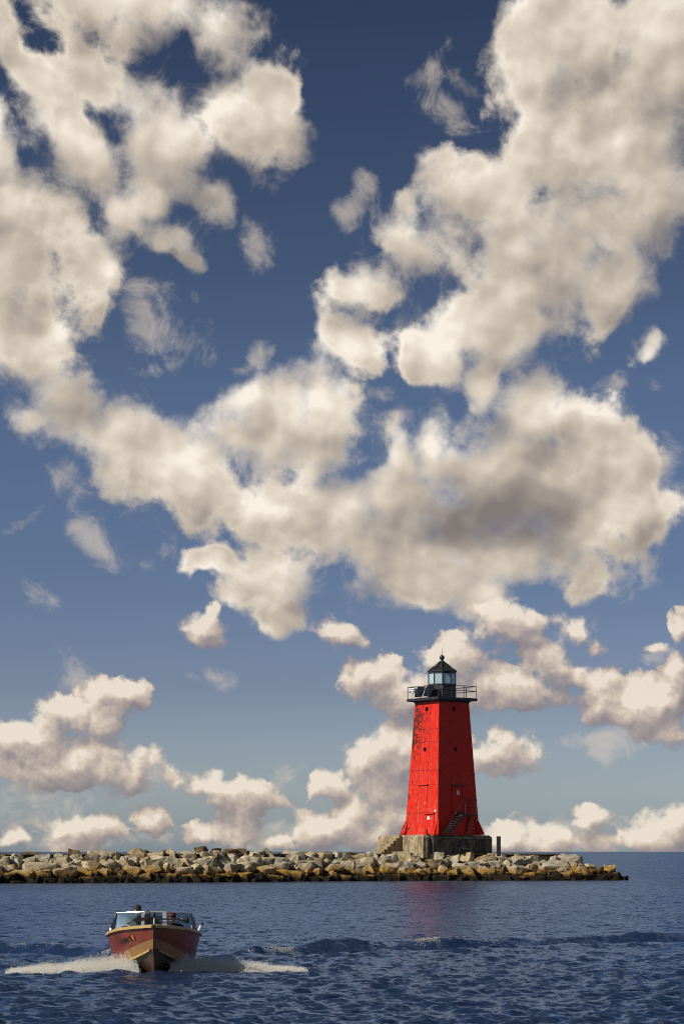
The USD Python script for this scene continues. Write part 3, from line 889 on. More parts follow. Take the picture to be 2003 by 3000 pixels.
# each boulder: column, row, width, height in a zoomed strip of the photograph, and its kind
# (b block, s slab, p peak, r round; f on the far side of the pier, d dark one at the waterline)
STRIPS = [
    (-330, 2472, .204, [(1500, 250, 240, 150, 'b'), (1300, 280, 260, 170, 'r'), (1100, 260, 250, 160, 'b'), (1520, 400, 260, 170, 'b'), (1250, 420, 300, 180, 'b'), (1000, 400, 280, 180, 'r'), (1500, 520, 320, 160, 'b'), (1150, 530, 330, 150, 'b')]),
    (0, 2470, .204, [
        (430, 178, 200, 70, 'f'), (1055, 145, 150, 95, 'f'), (1365, 138, 60, 24, 'f'), (1150, 168, 120, 40, 'f'), (760, 192, 110, 30, 'f'),
        (60, 300, 190, 190, 'b'), (240, 220, 160, 100, 'b'), (150, 240, 90, 80, 'r'), (615, 255, 240, 160, 'b'), (845, 205, 160, 95, 'r'), (420, 270, 250, 120, 'b'), (235, 300, 150, 130, 'b'), (900, 290, 330, 180, 'b'),
        (1060, 225, 240, 130, 's'), (1210, 235, 230, 110, 's'), (1390, 225, 270, 190, 'b'), (1520, 205, 170, 130, 'b'), (1095, 310, 170, 130, 'b'), (700, 285, 90, 90, 'r'),
        (70, 400, 220, 160, 'b'), (165, 395, 170, 140, 'r'), (540, 370, 480, 150, 's'), (710, 385, 210, 130, 'b'), (885, 460, 420, 210, 'b'), (1150, 410, 250, 150, 's'), (1310, 375, 260, 190, 'r'), (1480, 325, 200, 150, 'p'), (960, 350, 180, 140, 'b'),
        (110, 520, 300, 150, 'b'), (330, 490, 330, 180, 'b'), (600, 480, 280, 170, 'd'), (1210, 500, 260, 150, 'b'), (1480, 470, 270, 160, 'b'), (730, 545, 170, 90, 'd'), (1010, 540, 200, 100, 'd'), (1380, 540, 220, 90, 'd'), (480, 560, 250, 80, 'd'), (200, 570, 260, 70, 'd')]),
    (300, 2470, .204, [
        (610, 152, 90, 75, 'f'), (935, 142, 170, 60, 'f'), (1440, 122, 220, 115, 'f'), (1235, 137, 70, 26, 'f'), (330, 190, 60, 30, 'f'),
        (450, 168, 270, 160, 'p'), (395, 240, 190, 100, 'b'), (740, 195, 250, 120, 'b'), (960, 190, 190, 160, 'p'), (1200, 200, 290, 140, 'b'), (1455, 200, 250, 120, 's'), (180, 210, 200, 130, 'b'), (60, 185, 210, 130, 'b'), (290, 250, 120, 90, 'r'),
        (80, 330, 230, 160, 'p'), (330, 335, 290, 140, 'b'), (700, 280, 340, 180, 'b'), (990, 310, 290, 180, 'b'), (1190, 312, 230, 150, 'r'), (1440, 300, 280, 170, 'b'), (455, 265, 140, 100, 'b'), (620, 300, 120, 160, 'b'), (870, 260, 120, 110, 'r'), (1060, 350, 170, 130, 'b'),
        (160, 450, 330, 150, 's'), (440, 425, 250, 180, 'b'), (690, 400, 290, 160, 'b'), (890, 400, 180, 190, 'p'), (1160, 430, 290, 140, 'b'), (1320, 400, 190, 150, 'b'), (1460, 425, 190, 170, 'p'), (290, 500, 170, 120, 'r'), (980, 490, 140, 90, 'b'),
        (600, 500, 260, 120, 'd'), (780, 500, 220, 110, 'd'), (1250, 510, 300, 100, 'd'), (90, 530, 230, 90, 'd'), (450, 535, 260, 80, 'd'), (1090, 530, 220, 80, 'd'), (1480, 520, 200, 100, 'd')]),
    (600, 2470, .204, [
        (165, 132, 120, 85, 'f'), (370, 136, 190, 75, 'f'), (530, 132, 170, 80, 'f'), (645, 147, 90, 48, 'f'), (1050, 160, 60, 28, 'f'), (1455, 152, 140, 34, 'f'), (815, 140, 50, 20, 'f'),
        (60, 190, 200, 120, 'b'), (240, 207, 190, 160, 'p'), (405, 230, 190, 120, 'b'), (420, 182, 80, 40, 'r'), (690, 215, 260, 110, 'b'), (755, 165, 200, 90, 'b'), (920, 170, 170, 170, 'p'), (860, 265, 230, 110, 's'), (1010, 235, 240, 100, 's'),
        (1275, 205, 340, 150, 'b'), (1495, 210, 190, 130, 'b'), (570, 190, 60, 50, 'r'),
        (90, 310, 230, 180, 'b'), (290, 315, 290, 100, 's'), (500, 275, 130, 80, 'r'), (670, 310, 280, 200, 'r'), (580, 390, 260, 190, 'r'), (1050, 350, 290, 170, 'r'), (1290, 320, 190, 270, 'p'), (1420, 370, 260, 190, 'b'), (1510, 275, 160, 130, 'b'), (1180, 290, 150, 130, 'b'),
        (340, 390, 330, 190, 'b'), (850, 300, 200, 120, 'b'),
        (70, 430, 240, 170, 'b'), (870, 420, 270, 150, 'b'), (1190, 460, 340, 120, 'b'), (300, 500, 280, 110, 'd'), (1530, 460, 190, 150, 'p'), (560, 500, 220, 120, 'd'), (1000, 510, 260, 100, 'd'), (1400, 510, 220, 100, 'd'), (740, 500, 170, 110, 'd'), (100, 530, 240, 80, 'd')]),
    (900, 2470, .204, [
        (20, 150, 110, 34, 'f'), (240, 150, 170, 34, 'f'), (630, 158, 130, 28, 'f'),
        (170, 230, 330, 180, 'b'), (30, 250, 160, 160, 'b'), (480, 220, 220, 150, 'b'), (710, 230, 300, 120, 's'), (940, 190, 180, 110, 'b'), (1010, 250, 120, 100, 'b'), (1160, 240, 210, 130, 'b'), (1370, 220, 330, 150, 'b'), (1400, 162, 110, 50, 'r'), (320, 210, 90, 90, 'r'), (1090, 205, 110, 60, 'r'),
        (400, 310, 220, 120, 's'), (850, 300, 290, 170, 'b'), (1065, 290, 170, 110, 'b'), (90, 310, 240, 150, 'b'), (1190, 350, 300, 120, 's'), (1415, 350, 220, 140, 'b'), (1520, 310, 190, 170, 'b'), (740, 340, 170, 120, 'b'), (590, 300, 150, 120, 'p'), (250, 300, 150, 120, 'r'),
        (350, 390, 320, 140, 'r'), (590, 380, 190, 210, 'b'), (720, 430, 210, 160, 'b'), (930, 410, 220, 180, 'p'), (120, 450, 210, 140, 'p'), (1140, 430, 260, 140, 'b'), (1380, 430, 230, 130, 'r'), (360, 480, 190, 120, 'r'),
        (1250, 510, 270, 90, 'd'), (800, 510, 260, 100, 'd'), (1500, 480, 180, 110, 'd'), (560, 520, 220, 90, 'd'), (1010, 510, 200, 90, 'd'), (240, 530, 230, 80, 'd'), (60, 530, 200, 80, 'd')]),
    (1200, 2470, .204, [
        (340, 215, 290, 160, 'b'), (230, 175, 120, 80, 'r'), (115, 190, 160, 90, 'b'), (820, 235, 270, 180, 'p'), (1070, 240, 300, 150, 's'), (1290, 220, 160, 100, 'r'), (60, 260, 190, 140, 'b'), (1540, 200, 90, 60, 'r'), (540, 230, 120, 80, 'd'),
        (320, 320, 240, 140, 'b'), (605, 290, 200, 190, 'r'), (740, 345, 240, 100, 's'), (960, 350, 260, 130, 'b'), (1050, 312, 170, 100, 'r'), (1190, 322, 190, 110, 'b'), (1330, 295, 160, 150, 'b'), (1450, 265, 120, 80, 'r'), (120, 335, 200, 150, 'b'), (1545, 320, 160, 140, 'b'), (480, 295, 150, 120, 'b'),
        (150, 470, 210, 160, 'r'), (345, 440, 150, 120, 'b'), (480, 405, 140, 140, 'r'), (600, 440, 210, 130, 'b'), (790, 415, 240, 140, 'b'), (870, 480, 220, 90, 'r'), (1130, 430, 330, 190, 'b'), (1430, 350, 170, 180, 'p'), (1350, 450, 260, 120, 'b'), (1520, 430, 150, 190, 'p'), (30, 400, 160, 130, 'b'), (250, 420, 130, 100, 'b'),
        (600, 510, 290, 80, 'd'), (1270, 510, 300, 90, 'd'), (60, 510, 180, 80, 'd'), (400, 515, 220, 80, 'd'), (960, 520, 260, 70, 'd'), (1490, 520, 200, 80, 'd')]),
    (1500, 2470, .2423, [
        (300, 166, 140, 36, 'f'), (425, 163, 90, 36, 'f'), (60, 162, 110, 40, 'f'),
        (80, 212, 160, 100, 'b'), (220, 220, 200, 110, 'b'), (490, 217, 140, 100, 'p'), (375, 245, 120, 60, 'r'), (700, 222, 290, 150, 'r'),
        (100, 260, 220, 120, 'b'), (260, 290, 200, 110, 'b'), (205, 320, 150, 110, 'b'), (410, 325, 250, 140, 'b'), (580, 278, 260, 110, 's'), (720, 312, 170, 120, 'b'), (925, 305, 170, 90, 'r'), (20, 320, 150, 120, 'b'), (820, 320, 130, 110, 'r'),
        (60, 370, 230, 160, 'b'), (210, 400, 210, 100, 'd'), (600, 352, 140, 90, 'r'), (470, 390, 210, 110, 'd'), (880, 365, 200, 130, 'r'), (760, 420, 260, 100, 'd'), (1040, 360, 160, 110, 'd'), (1170, 350, 150, 150, 'r'), (960, 430, 260, 90, 'd'), (1220, 425, 230, 110, 'd'),
        (1345, 445, 130, 70, 'd'), (300, 440, 260, 70, 'd'), (520, 440, 270, 70, 'd'), (110, 440, 220, 70, 'd'), (350, 390, 170, 100, 'd'), (660, 390, 170, 100, 'd'), (1090, 430, 200, 90, 'd')]),
]

# ------------------------------------------------------------------ boulders
def limestone(name, pale, mid, ochre):
    """Pale weathered stone, ochre with algae above the waterline and black where the waves wet it."""
    g = Graph()
    p = g.add('geometry', 'position')
    tone = g.add('object_info', 'random')
    n = g.noise(p, 1.1, 8.0, .62)
    c = g.mix(g.range(n, .35, .65), mid, pale)
    c = g.mix(g.math('multiply', tone, .45), c, mid)
    c = g.mix(g.math('multiply', g.range(g.noise(p, 4.5, 6.0, .65), .52, .66), .55), c, tuple(x * .42 for x in mid))
    sep = g.add('separate_xyz', vector=p)
    z = g.math('multiply_add', g.math('subtract', g.noise(p, .9, 5.0, .6), .5), 1.5, Ref(f'{sep}.z'))
    z = g.math('multiply_add', g.math('subtract', tone, .5), .35, z)
    c = g.mix(g.range(z, 1.45, .80, 0.0, .9), c, ochre)
    c = g.mix(g.range(z, .86, .42, 0.0, .97), c, (.016, .012, .008))
    bump = g.add('bump', 'normal', height=g.math('add', g.noise(p, 3.2, 9.0, .68), g.math('multiply', g.range(g.noise(p, 9.0, 4.0, .6), .60, .70), -.35)), strength=.75, distance=.12)
    s = g.add('principled_bsdf', 'BSDF', base_color=c, roughness=.92, specular_ior_level=.15, normal=bump)
    return g.material(name, s)


STONE = [limestone('pale_limestone', (.60, .52, .37), (.33, .275, .17), (.30, .165, .028)),
         limestone('grey_limestone', (.53, .48, .37), (.30, .26, .185), (.27, .15, .035)),
         limestone('tan_limestone', (.55, .45, .28), (.30, .225, .115), (.32, .175, .028))]
STONE_FAR = limestone('brown_limestone', (.20, .145, .065), (.10, .072, .035), (.14, .085, .025))


def boulder(w, d, h, kind, rng):
    """A broken block of stone that fills the given width, depth and height, centred on the origin."""
    if kind == 'r':
        pts = rng.normal(size=(26, 3))
        pts /= np.linalg.norm(pts, axis=1)[:, None]
        pts *= rng.uniform(.85, 1.0, (26, 1))
    else:
        pts = np.array([(x, y, z) for x in (-1, 1) for y in (-1, 1) for z in (-1, 1)], float)
        pts += rng.uniform(-.42, .30, pts.shape) * np.sign(pts)
        extra = rng.normal(size=(9, 3))
        extra /= np.abs(extra).max(axis=1)[:, None]
        extra *= rng.uniform(.75, .95, (9, 1))
        pts = np.vstack([pts, extra])
        if kind == 'p':
            up = np.clip((pts[:, 2] + .2) / 1.2, 0, 1)
            lean = rng.uniform(-.45, .45)
            pts[:, 0] = pts[:, 0] * (1 - .72 * up) + lean * up
            pts[:, 1] *= 1 - .5 * up
        if kind == 's':
            pts[:, 2] += rng.uniform(-.55, .55) * pts[:, 0]
    a = rng.uniform(0, 2 * math.pi)
    r = trimesh.transformations.euler_matrix(rng.uniform(-.25, .25), rng.uniform(-.3, .3), a if kind == 'r' else rng.normal(0, .35))[:3, :3]
    pts = pts @ r.T
    m = to_manifold(hull(pts * [w / 2, d / 2, h / 2]))
    t = from_manifold(m.refine_to_length(max(.16, .13 * max(w, h))))
    v, n = np.array(t.vertices), np.array(t.vertex_normals)
    off = rng.uniform(0, 50, 3)
    s = min(w, h)
    f1, f2 = meshkit.fbm(v * 1.1 + off, 3, 2) - .5, meshkit.fbm(v * 3.2 + off, 3, 4) - .5
    ridge = np.abs(meshkit.fbm(v * 1.7 + off + 9, 3, 6) - .5)
    v = v + n * (f1 * .34 * s + f2 * .13 * s - np.clip(.06 - ridge, 0, 1) * 1.6 * s)[:, None]
    v = (v - (v.max(0) + v.min(0)) / 2) / np.maximum(np.ptp(v, axis=0), 1e-6) * [w, d, h]
    t.vertices = v
    return t


LANDMARKS = [(0, 'picture edge', 'left'), (403, 'boat driver', ''), (1110, 'lighthouse steps', ''), (1294, 'lighthouse door', ''), (1460, 'black post', ''), (1838, "breakwater's tip", '')]
ORDINAL = 'first second third fourth fifth sixth seventh eighth ninth tenth eleventh twelfth thirteenth fourteenth fifteenth sixteenth seventeenth eighteenth nineteenth twentieth'.split()


def build_boulders():
    rng = np.random.default_rng(31)
    found = []
    for px0, py0, s, items in STRIPS:
        for cx, cy, w, h, kind in items:
            px, py, wp, hp = px0 + cx * s, py0 + cy * s, w * s, h * s
            yf = float(breakwater_front(px))
            if kind == 'f':
                y = yf + 15.5
                z = EYE + (HZ - py) / FPX * y
            else:
                y = yf + 1.5
                for _ in range(4):
                    z = EYE + (HZ - py) / FPX * y
                    y = yf + .75 + max(z, .1) * 1.75
            found.append(dict(px=px, y=y, z=z, w=wp / FPX * y * 1.19, h=hp / FPX * y * 1.20, kind=kind))
    for b in found:
        b['row'] = 'far' if b['kind'] == 'f' else 'top row' if b['z'] > 1.5 else 'middle row' if b['z'] > .78 else 'waterline row'
    labels = {}
    for row in ('far', 'top row', 'middle row', 'waterline row'):
        these = sorted((b for b in found if b['row'] == row), key=lambda b: b['px'])
        for b in these:
            size = 'large' if b['w'] > 1.75 else 'small' if b['w'] < 1.05 else 'mid-sized'
            shape = dict(b='blocky', s='flat', p='pointed', r='rounded', f='low', d='low')[b['kind']]
            tone = 'brown' if row == 'far' else 'dark wet' if row == 'waterline row' and b['z'] < .45 else 'ochre stained' if row == 'waterline row' else 'pale'
            best = None
            for lx, what, _ in LANDMARKS:
                if b['px'] >= lx:
                    n, where = sum(1 for o in these if lx <= o['px'] < b['px']), f'right of the {what}' if lx else 'from the left picture edge'
                else:
                    n, where = sum(1 for o in these if b['px'] < o['px'] < lx), f'left of the {what}'
                    if not lx:
                        where = 'beyond the left picture edge'
                if best is None or n < best[0]:
                    best = (n, where)
            place = 'behind the pier' if row == 'far' else 'of the ' + row
            b['label'] = f"{size} {tone} {shape} boulder {place}, {ORDINAL[min(best[0], 19)]} {best[1]}"
    for b in sorted(found, key=lambda b: (b['row'], b['px'])):
        d = rng.uniform(.85, 1.1) * max(b['w'] * .8, b['h'])
        d = min(max(d, .7), 2.0)
        low = b['z'] - b['h'] / 2
        h, z = b['h'], b['z']
        if b['row'] == 'waterline row' and low > -.35:     # its foot stands under water
            h += low + .35
            z -= (low + .35) / 2
        if b['row'] in ('top row', 'far'):
            h += .25
            z -= .125
        t = boulder(b['w'], d, h, b['kind'], rng)
        at_ = ((b['px'] - CX) / FPX * b['y'], b['y'] + d * .18, z)
        x = UsdGeom.Xform
        m = STONE_FAR if b['row'] == 'far' or b['kind'] == 'd' and b['px'] > 1700 else STONE[rng.choice(3, p=[.45, .3, .25])]
        t.apply_translation(at_)
        obj('boulder', t, m, smooth=38, label=b['label'], category='boulder', group='boulders of the breakwater' if b['row'] != 'far' else 'boulders behind the pier')


build_boulders()


def build_bank():
    """The broken stone that fills the breakwater under its boulders, out of sight in the gaps between them."""
    rng = np.random.default_rng(5)
    px = np.arange(-330, 1760, 11.0)
    prof = [(-1.2, 0.2), (.10, .85), (.75, 2.2), (1.45, 3.6), (1.75, 4.9)]
    verts, faces = [], []
    for p in px:
        y = float(breakwater_front(p))
        drop = 1.0 - .85 * np.clip((p - 1600) / 160, 0, 1)
        for z, dy in prof:
            yy = y + dy + rng.normal(0, .16)
            verts.append(((p - CX) / FPX * yy, yy, z * (drop if z > 0 else 1) + rng.normal(0, .13)))
        verts.append(((p - CX) / FPX * (y + 4.9), y + 4.9, -1.2))
    n, k = len(px), len(prof) + 1
    for i in range(n - 1):
        for j in range(k):
            a, b = i * k + j, i * k + (j + 1) % k
            faces += [(a, b, b + k), (a, b + k, a + k)]
    faces += [(0, j + 1, j) for j in range(1, k - 1)] + [((n - 1) * k, (n - 1) * k + j, (n - 1) * k + j + 1) for j in range(1, k - 1)]
    t = trimesh.Trimesh(np.array(verts), np.array(faces), process=False)
    trimesh.repair.fix_normals(t)
    obj('rubble_bank', t, limestone('rubble', (.16, .135, .10), (.09, .075, .055), (.07, .045, .018)), label='broken stone under the boulders, coloured dark for the shade in their gaps', category='rubble', kind='stuff')  # the shade of the gaps is put into this dark stone colour


build_bank()

# ------------------------------------------------------------------ motorboat
BX, BY = (451 - CX) / FPX * 46.0, 46.0
BTURN = math.degrees(math.atan2(-BX, BY))


def bl(px, py, y):
    """The point of the boat (its own axes, bow towards -y) that the photograph shows at a pixel, y metres behind the stem."""
    d = 46.0 + y
    return np.array([(px - 451) / FPX * d, y, EYE + (HZ - py) / FPX * d])


M.update(
    mahogany=paint('mahogany_topside', (.20, .045, .026), .35, .25, 2.5, (.09, .02, .012), .5),
    tan=paint('tan_topside', (.26, .135, .045), .4, .18, 2.5, (.2, .1, .04), .5),
    bottom=paint('dark_boat_bottom', (.060, .036, .024), .4, .3, 3.0),
    rail=paint('yellow_rub_rail', (.42, .29, .09), .4, .12),
    foredeck=paint('foredeck', (.44, .31, .21), .45, .12, 3.0),
    chrome=paint('windshield_frame', (.62, .64, .66), .25, .08, metallic=.6),
    rubber=paint('black_rubber', (.012, .012, .014), .5, .3),
    vinyl=paint('dark_vinyl', (.035, .032, .032), .6, .3),
    skin=paint('skin', (.45, .20, .12), .55, .1, 20.0),
    jacket=paint('dark_jacket', (.020, .024, .034), .85, .3, 8.0),
    coat=paint('brown_coat', (.050, .038, .032), .85, .3, 8.0),
    trousers=paint('dark_trousers', (.020, .022, .030), .85, .3, 8.0),
    hair=paint('dark_hair', (.030, .018, .012), .7, .3, 30.0),
    cap=paint('dark_cap', (.018, .020, .018), .8, .3),
    band=paint('red_hat_band', (.60, .05, .02), .6, .1),
    lettering=paint('dark_lettering', (.018, .018, .022), .5, .1),
    sticker=paint('orange_sticker', (.62, .16, .03), .5, .1),
    windshield=glass_pane('windshield_glass', (.62, .72, .76), (.50, .60, .65), 1.38, .03),
)


def skin_strip(a, b, thick, inward):
    """A plank between two lines of points, with thickness towards the inward direction."""
    a, b = np.asarray(a, float), np.asarray(b, float)
    n = len(a)
    off = np.asarray(inward, float) * thick
    v = np.vstack([a, b, a + off, b + off])
    f = []
    for i in range(n - 1):
        A, B, C, D = i, i + n, i + 2 * n, i + 3 * n
        f += [(A, A + 1, B + 1), (A, B + 1, B), (C, D + 1, C + 1), (C, D, D + 1), (A, C + 1, A + 1), (A, C, C + 1), (B, B + 1, D + 1), (B, D + 1, D)]
    for i in (0, n - 1):
        A, B, C, D = i, i + n, i + 2 * n, i + 3 * n
        f += [(A, B, D), (A, D, C)]
    t = trimesh.Trimesh(v, np.array(f), process=False)
    trimesh.repair.fix_normals(t)
    return t


HULL_Y = np.array([0, .10, .3, .55, .85, 1.2, 1.6, 2.1, 2.7, 3.4, 4.7])
YF = np.array([0, .3, .8, 1.5, 2.3, 3.3, 4.7])


def hull_lines():
    y = HULL_Y
    sheer_w = np.interp(y, YF, [.02, .34, .68, .91, 1.01, 1.03, 1.0])
    sheer_z = np.interp(y, YF, [1.03, 1.00, .95, .865, .785, .72, .66])
    chine_w = np.interp(y, YF, [.008, .16, .41, .67, .83, .88, .88])
    chine_z = np.interp(y, YF, [.56, .46, .32, .16, .06, 0, -.02])
    keel_z = np.interp(y, YF, [.40, .06, -.10, -.2, -.25, -.27, -.28])
    rake_s = np.interp(y, [0, 1.5], [0, 0])
    rake_c = np.interp(y, [0, 1.2, 4.7], [.16, .05, 0])
    rake_k = np.interp(y, [0, 1.2, 4.7], [.22, .08, 0])
    sheer = np.stack([sheer_w, y + rake_s, sheer_z], -1)
    chine = np.stack([chine_w, y + rake_c, chine_z], -1)
    keel = np.stack([np.full_like(y, .004), y + rake_k, keel_z], -1)
    part = np.interp(y, [0, .5, 1.2, 1.9, 2.6, 4.7], [.56, .60, .68, .82, .96, .985])
    line = sheer + (chine - sheer) * part[:, None]
    line[:, 0] -= np.interp(y, [0, .6, 1.8, 4.7], [0, .03, .03, .0])
    return sheer, line, chine, keel


def person(name, label, loc, turn, jacket, hat, lean=0.0, drop=0.0):
    """A seated adult, hands forward on the wheel or the rail; the face looks along -y."""
    root = thing(name, label, 'person', loc, turn)
    J = {}
    J['hip'] = np.array([0, .08, -.62 + drop]); J['waist'] = np.array([0, .06, -.42 + drop]); J['chest'] = np.array([0, .02 - lean * .5, -.20])
    J['neck'] = np.array([0, -.01 - lean, -.02]); J['head'] = np.array([0, -.03 - lean, .10])

    def limb(a, b, ra, rb):
        return m3.Manifold.batch_hull([m3.Manifold.sphere(ra, 14).translate(list(map(float, a))), m3.Manifold.sphere(rb, 14).translate(list(map(float, b)))])

    def blob(center, r):
        return m3.Manifold.sphere(1.0, 24).scale(list(map(float, r))).translate(list(map(float, center)))

    head = J['head']
    skin = [blob(head + [0, .012, .035], (.076, .096, .098)), blob(head + [0, -.018, -.045], (.058, .070, .070)), limb(J['neck'] - [0, 0, .07], head - [0, -.01, .06], .058, .052),
            limb(head + [0, -.085, .03], head + [0, -.108, -.012], .010, .016), blob(head + [0, -.082, -.052], (.026, .012, .009)), blob(head + [0, -.078, .045], (.055, .02, .012))]
    for s in (-1, 1):
        skin.append(blob(head + [s * .078, .012, .0], (.012, .024, .034)))
    torso = [blob(J['chest'], (.185, .115, .20)), blob(J['waist'], (.155, .11, .17)), blob(J['hip'], (.175, .125, .12)), limb(J['chest'] + [-.15, .01, .10], J['chest'] + [.15, .01, .10], .070, .070)]
    arms, sleeves, legs = [], [], []
    for s in (-1, 1):
        sh, el, wr = J['chest'] + [s * .185, .01, .095], J['chest'] + [s * .27, -.10, -.17], np.array([s * .17, -.40 - lean, -.27])
        arms += [limb(sh, el, .062, .048), limb(el, wr, .046, .030)]
        sleeves += [limb(sh, el, .076, .060), limb(el, el + (wr - el) * .93, .058, .042)]
        d = (wr - el) / np.linalg.norm(wr - el)
        palm = wr + d * .055
        side_ = np.cross(d, [0, 0, 1.0]); side_ /= np.linalg.norm(side_)
        arms.append(m3.Manifold.batch_hull([m3.Manifold.sphere(.016, 10).translate(list(map(float, wr + d * a + side_ * b))) for a, b in ((.01, -.022), (.01, .022), (.09, -.034), (.09, .034))]))
        for i, (o, ln) in enumerate([(-.033, .060), (-.011, .072), (.011, .068), (.033, .052)]):
            k0 = wr + d * .09 + side_ * o
            k1 = k0 + d * ln * .55 + np.array([0, 0, -.012])
            k2 = k1 + d * ln * .2 + np.array([0, 0, -ln * .42])
            arms += [limb(k0, k1, .0095, .009), limb(k1, k2, .009, .008)]
        t0 = wr + d * .03 - side_ * s * .028
        t1 = t0 + d * .03 - side_ * s * .03 + np.array([0, 0, -.012])
        arms += [limb(t0, t1, .012, .010), limb(t1, t1 + d * .028 + np.array([0, 0, -.014]), .010, .009)]
        hip, kn, an = J['hip'] + [s * .09, 0, -.02], J['hip'] + [s * .13, -.44, .0], J['hip'] + [s * .12, -.46, -.36]
        legs += [limb(hip, kn, .090, .062), limb(kn, an, .060, .045), limb(an, an + [0, -.14, -.03], .045, .035)]
    body = m3.Manifold.batch_boolean(skin + torso + arms + legs, m3.OpType.Add).refine_to_length(.03)
    t = from_manifold(body)
    trimesh.smoothing.filter_taubin(t, iterations=4)
    b = obj('body', t, M['skin'], root, smooth=True)
    J2 = m3.Manifold.batch_boolean([x for x in [blob(J['chest'], (.205, .135, .215)), blob(J['waist'], (.175, .13, .19)), limb(J['chest'] + [-.15, .01, .10], J['chest'] + [.15, .01, .10], .088, .088), limb(J['chest'] + [0, 0, .12], J['neck'] - [0, 0, .02], .10, .074)] + sleeves], m3.OpType.Add).refine_to_length(.035)
    tj = from_manifold(J2)
    v = np.array(tj.vertices)
    tj.vertices = v + np.array(tj.vertex_normals) * ((meshkit.fbm(v * 9, 3, 3) - .5) * .022)[:, None]
    trimesh.smoothing.filter_taubin(tj, iterations=3)
    obj('jacket', tj, jacket, root, smooth=True)
    tt = from_manifold(m3.Manifold.batch_boolean([blob(J['hip'] - [0, 0, .02], (.19, .14, .12))] + [limb(J['hip'] + [s * .09, 0, -.02], J['hip'] + [s * .13, -.44, .0], .102, .075) for s in (-1, 1)] + [limb(J['hip'] + [s * .13, -.44, .0], J['hip'] + [s * .12, -.46, -.33], .073, .060) for s in (-1, 1)], m3.OpType.Add).refine_to_length(.05))
    obj('trousers', tt, M['trousers'], root, smooth=True)
    hair = blob(head + [0, .022, .043], (.084, .100, .098)) - m3.Manifold.cube([.3, .3, .3], True).translate([float(head[0]), float(head[1] - .185), float(head[2] - .08)]) - m3.Manifold.cube([.3, .3, .2], True).translate([float(head[0]), float(head[1]), float(head[2] - .13)])
    obj('hair', from_manifold(hair.refine_to_length(.03)), M['hair'], root, smooth=True)
    for s in (-1, 1):
        eye = obj('eye', from_manifold(blob(head + [s * .030, -.078, .024], (.012, .008, .008))), M['white'], root, smooth=True)
        obj('iris', from_manifold(blob(head + [s * .030, -.0845, .024], (.005, .003, .005))), M['rubber'], eye, smooth=True)
    crown = blob(head + [0, .015, .062], (.092, .108, .088)) - m3.Manifold.cube([.4, .4, .2], True).translate([float(head[0]), float(head[1]), float(head[2] - .046)])
    cp = obj('cap', from_manifold(crown.refine_to_length(.03)), M['cap'], root, smooth=True)
    brim = m3.Manifold.cylinder(.012, .075, .075, 24).scale([1.0, 1.15, 1.0]).translate([float(head[0]), float(head[1] - .085), float(head[2] + .055)])
    obj('brim', from_manifold(brim), M['cap'], cp)
    if hat == 'band':
        ring = blob(head + [0, .015, .068], (.097, .113, .090))
        ring = ring - m3.Manifold.cube([.4, .4, .2], True).translate([float(head[0]), float(head[1]), float(head[2] - .045)]) - m3.Manifold.cube([.4, .4, .2], True).translate([float(head[0]), float(head[1]), float(head[2] + .20)])
        obj('hat_band', from_manifold(ring.rotate([0, 0, 0])), M['band'], cp)
    return root


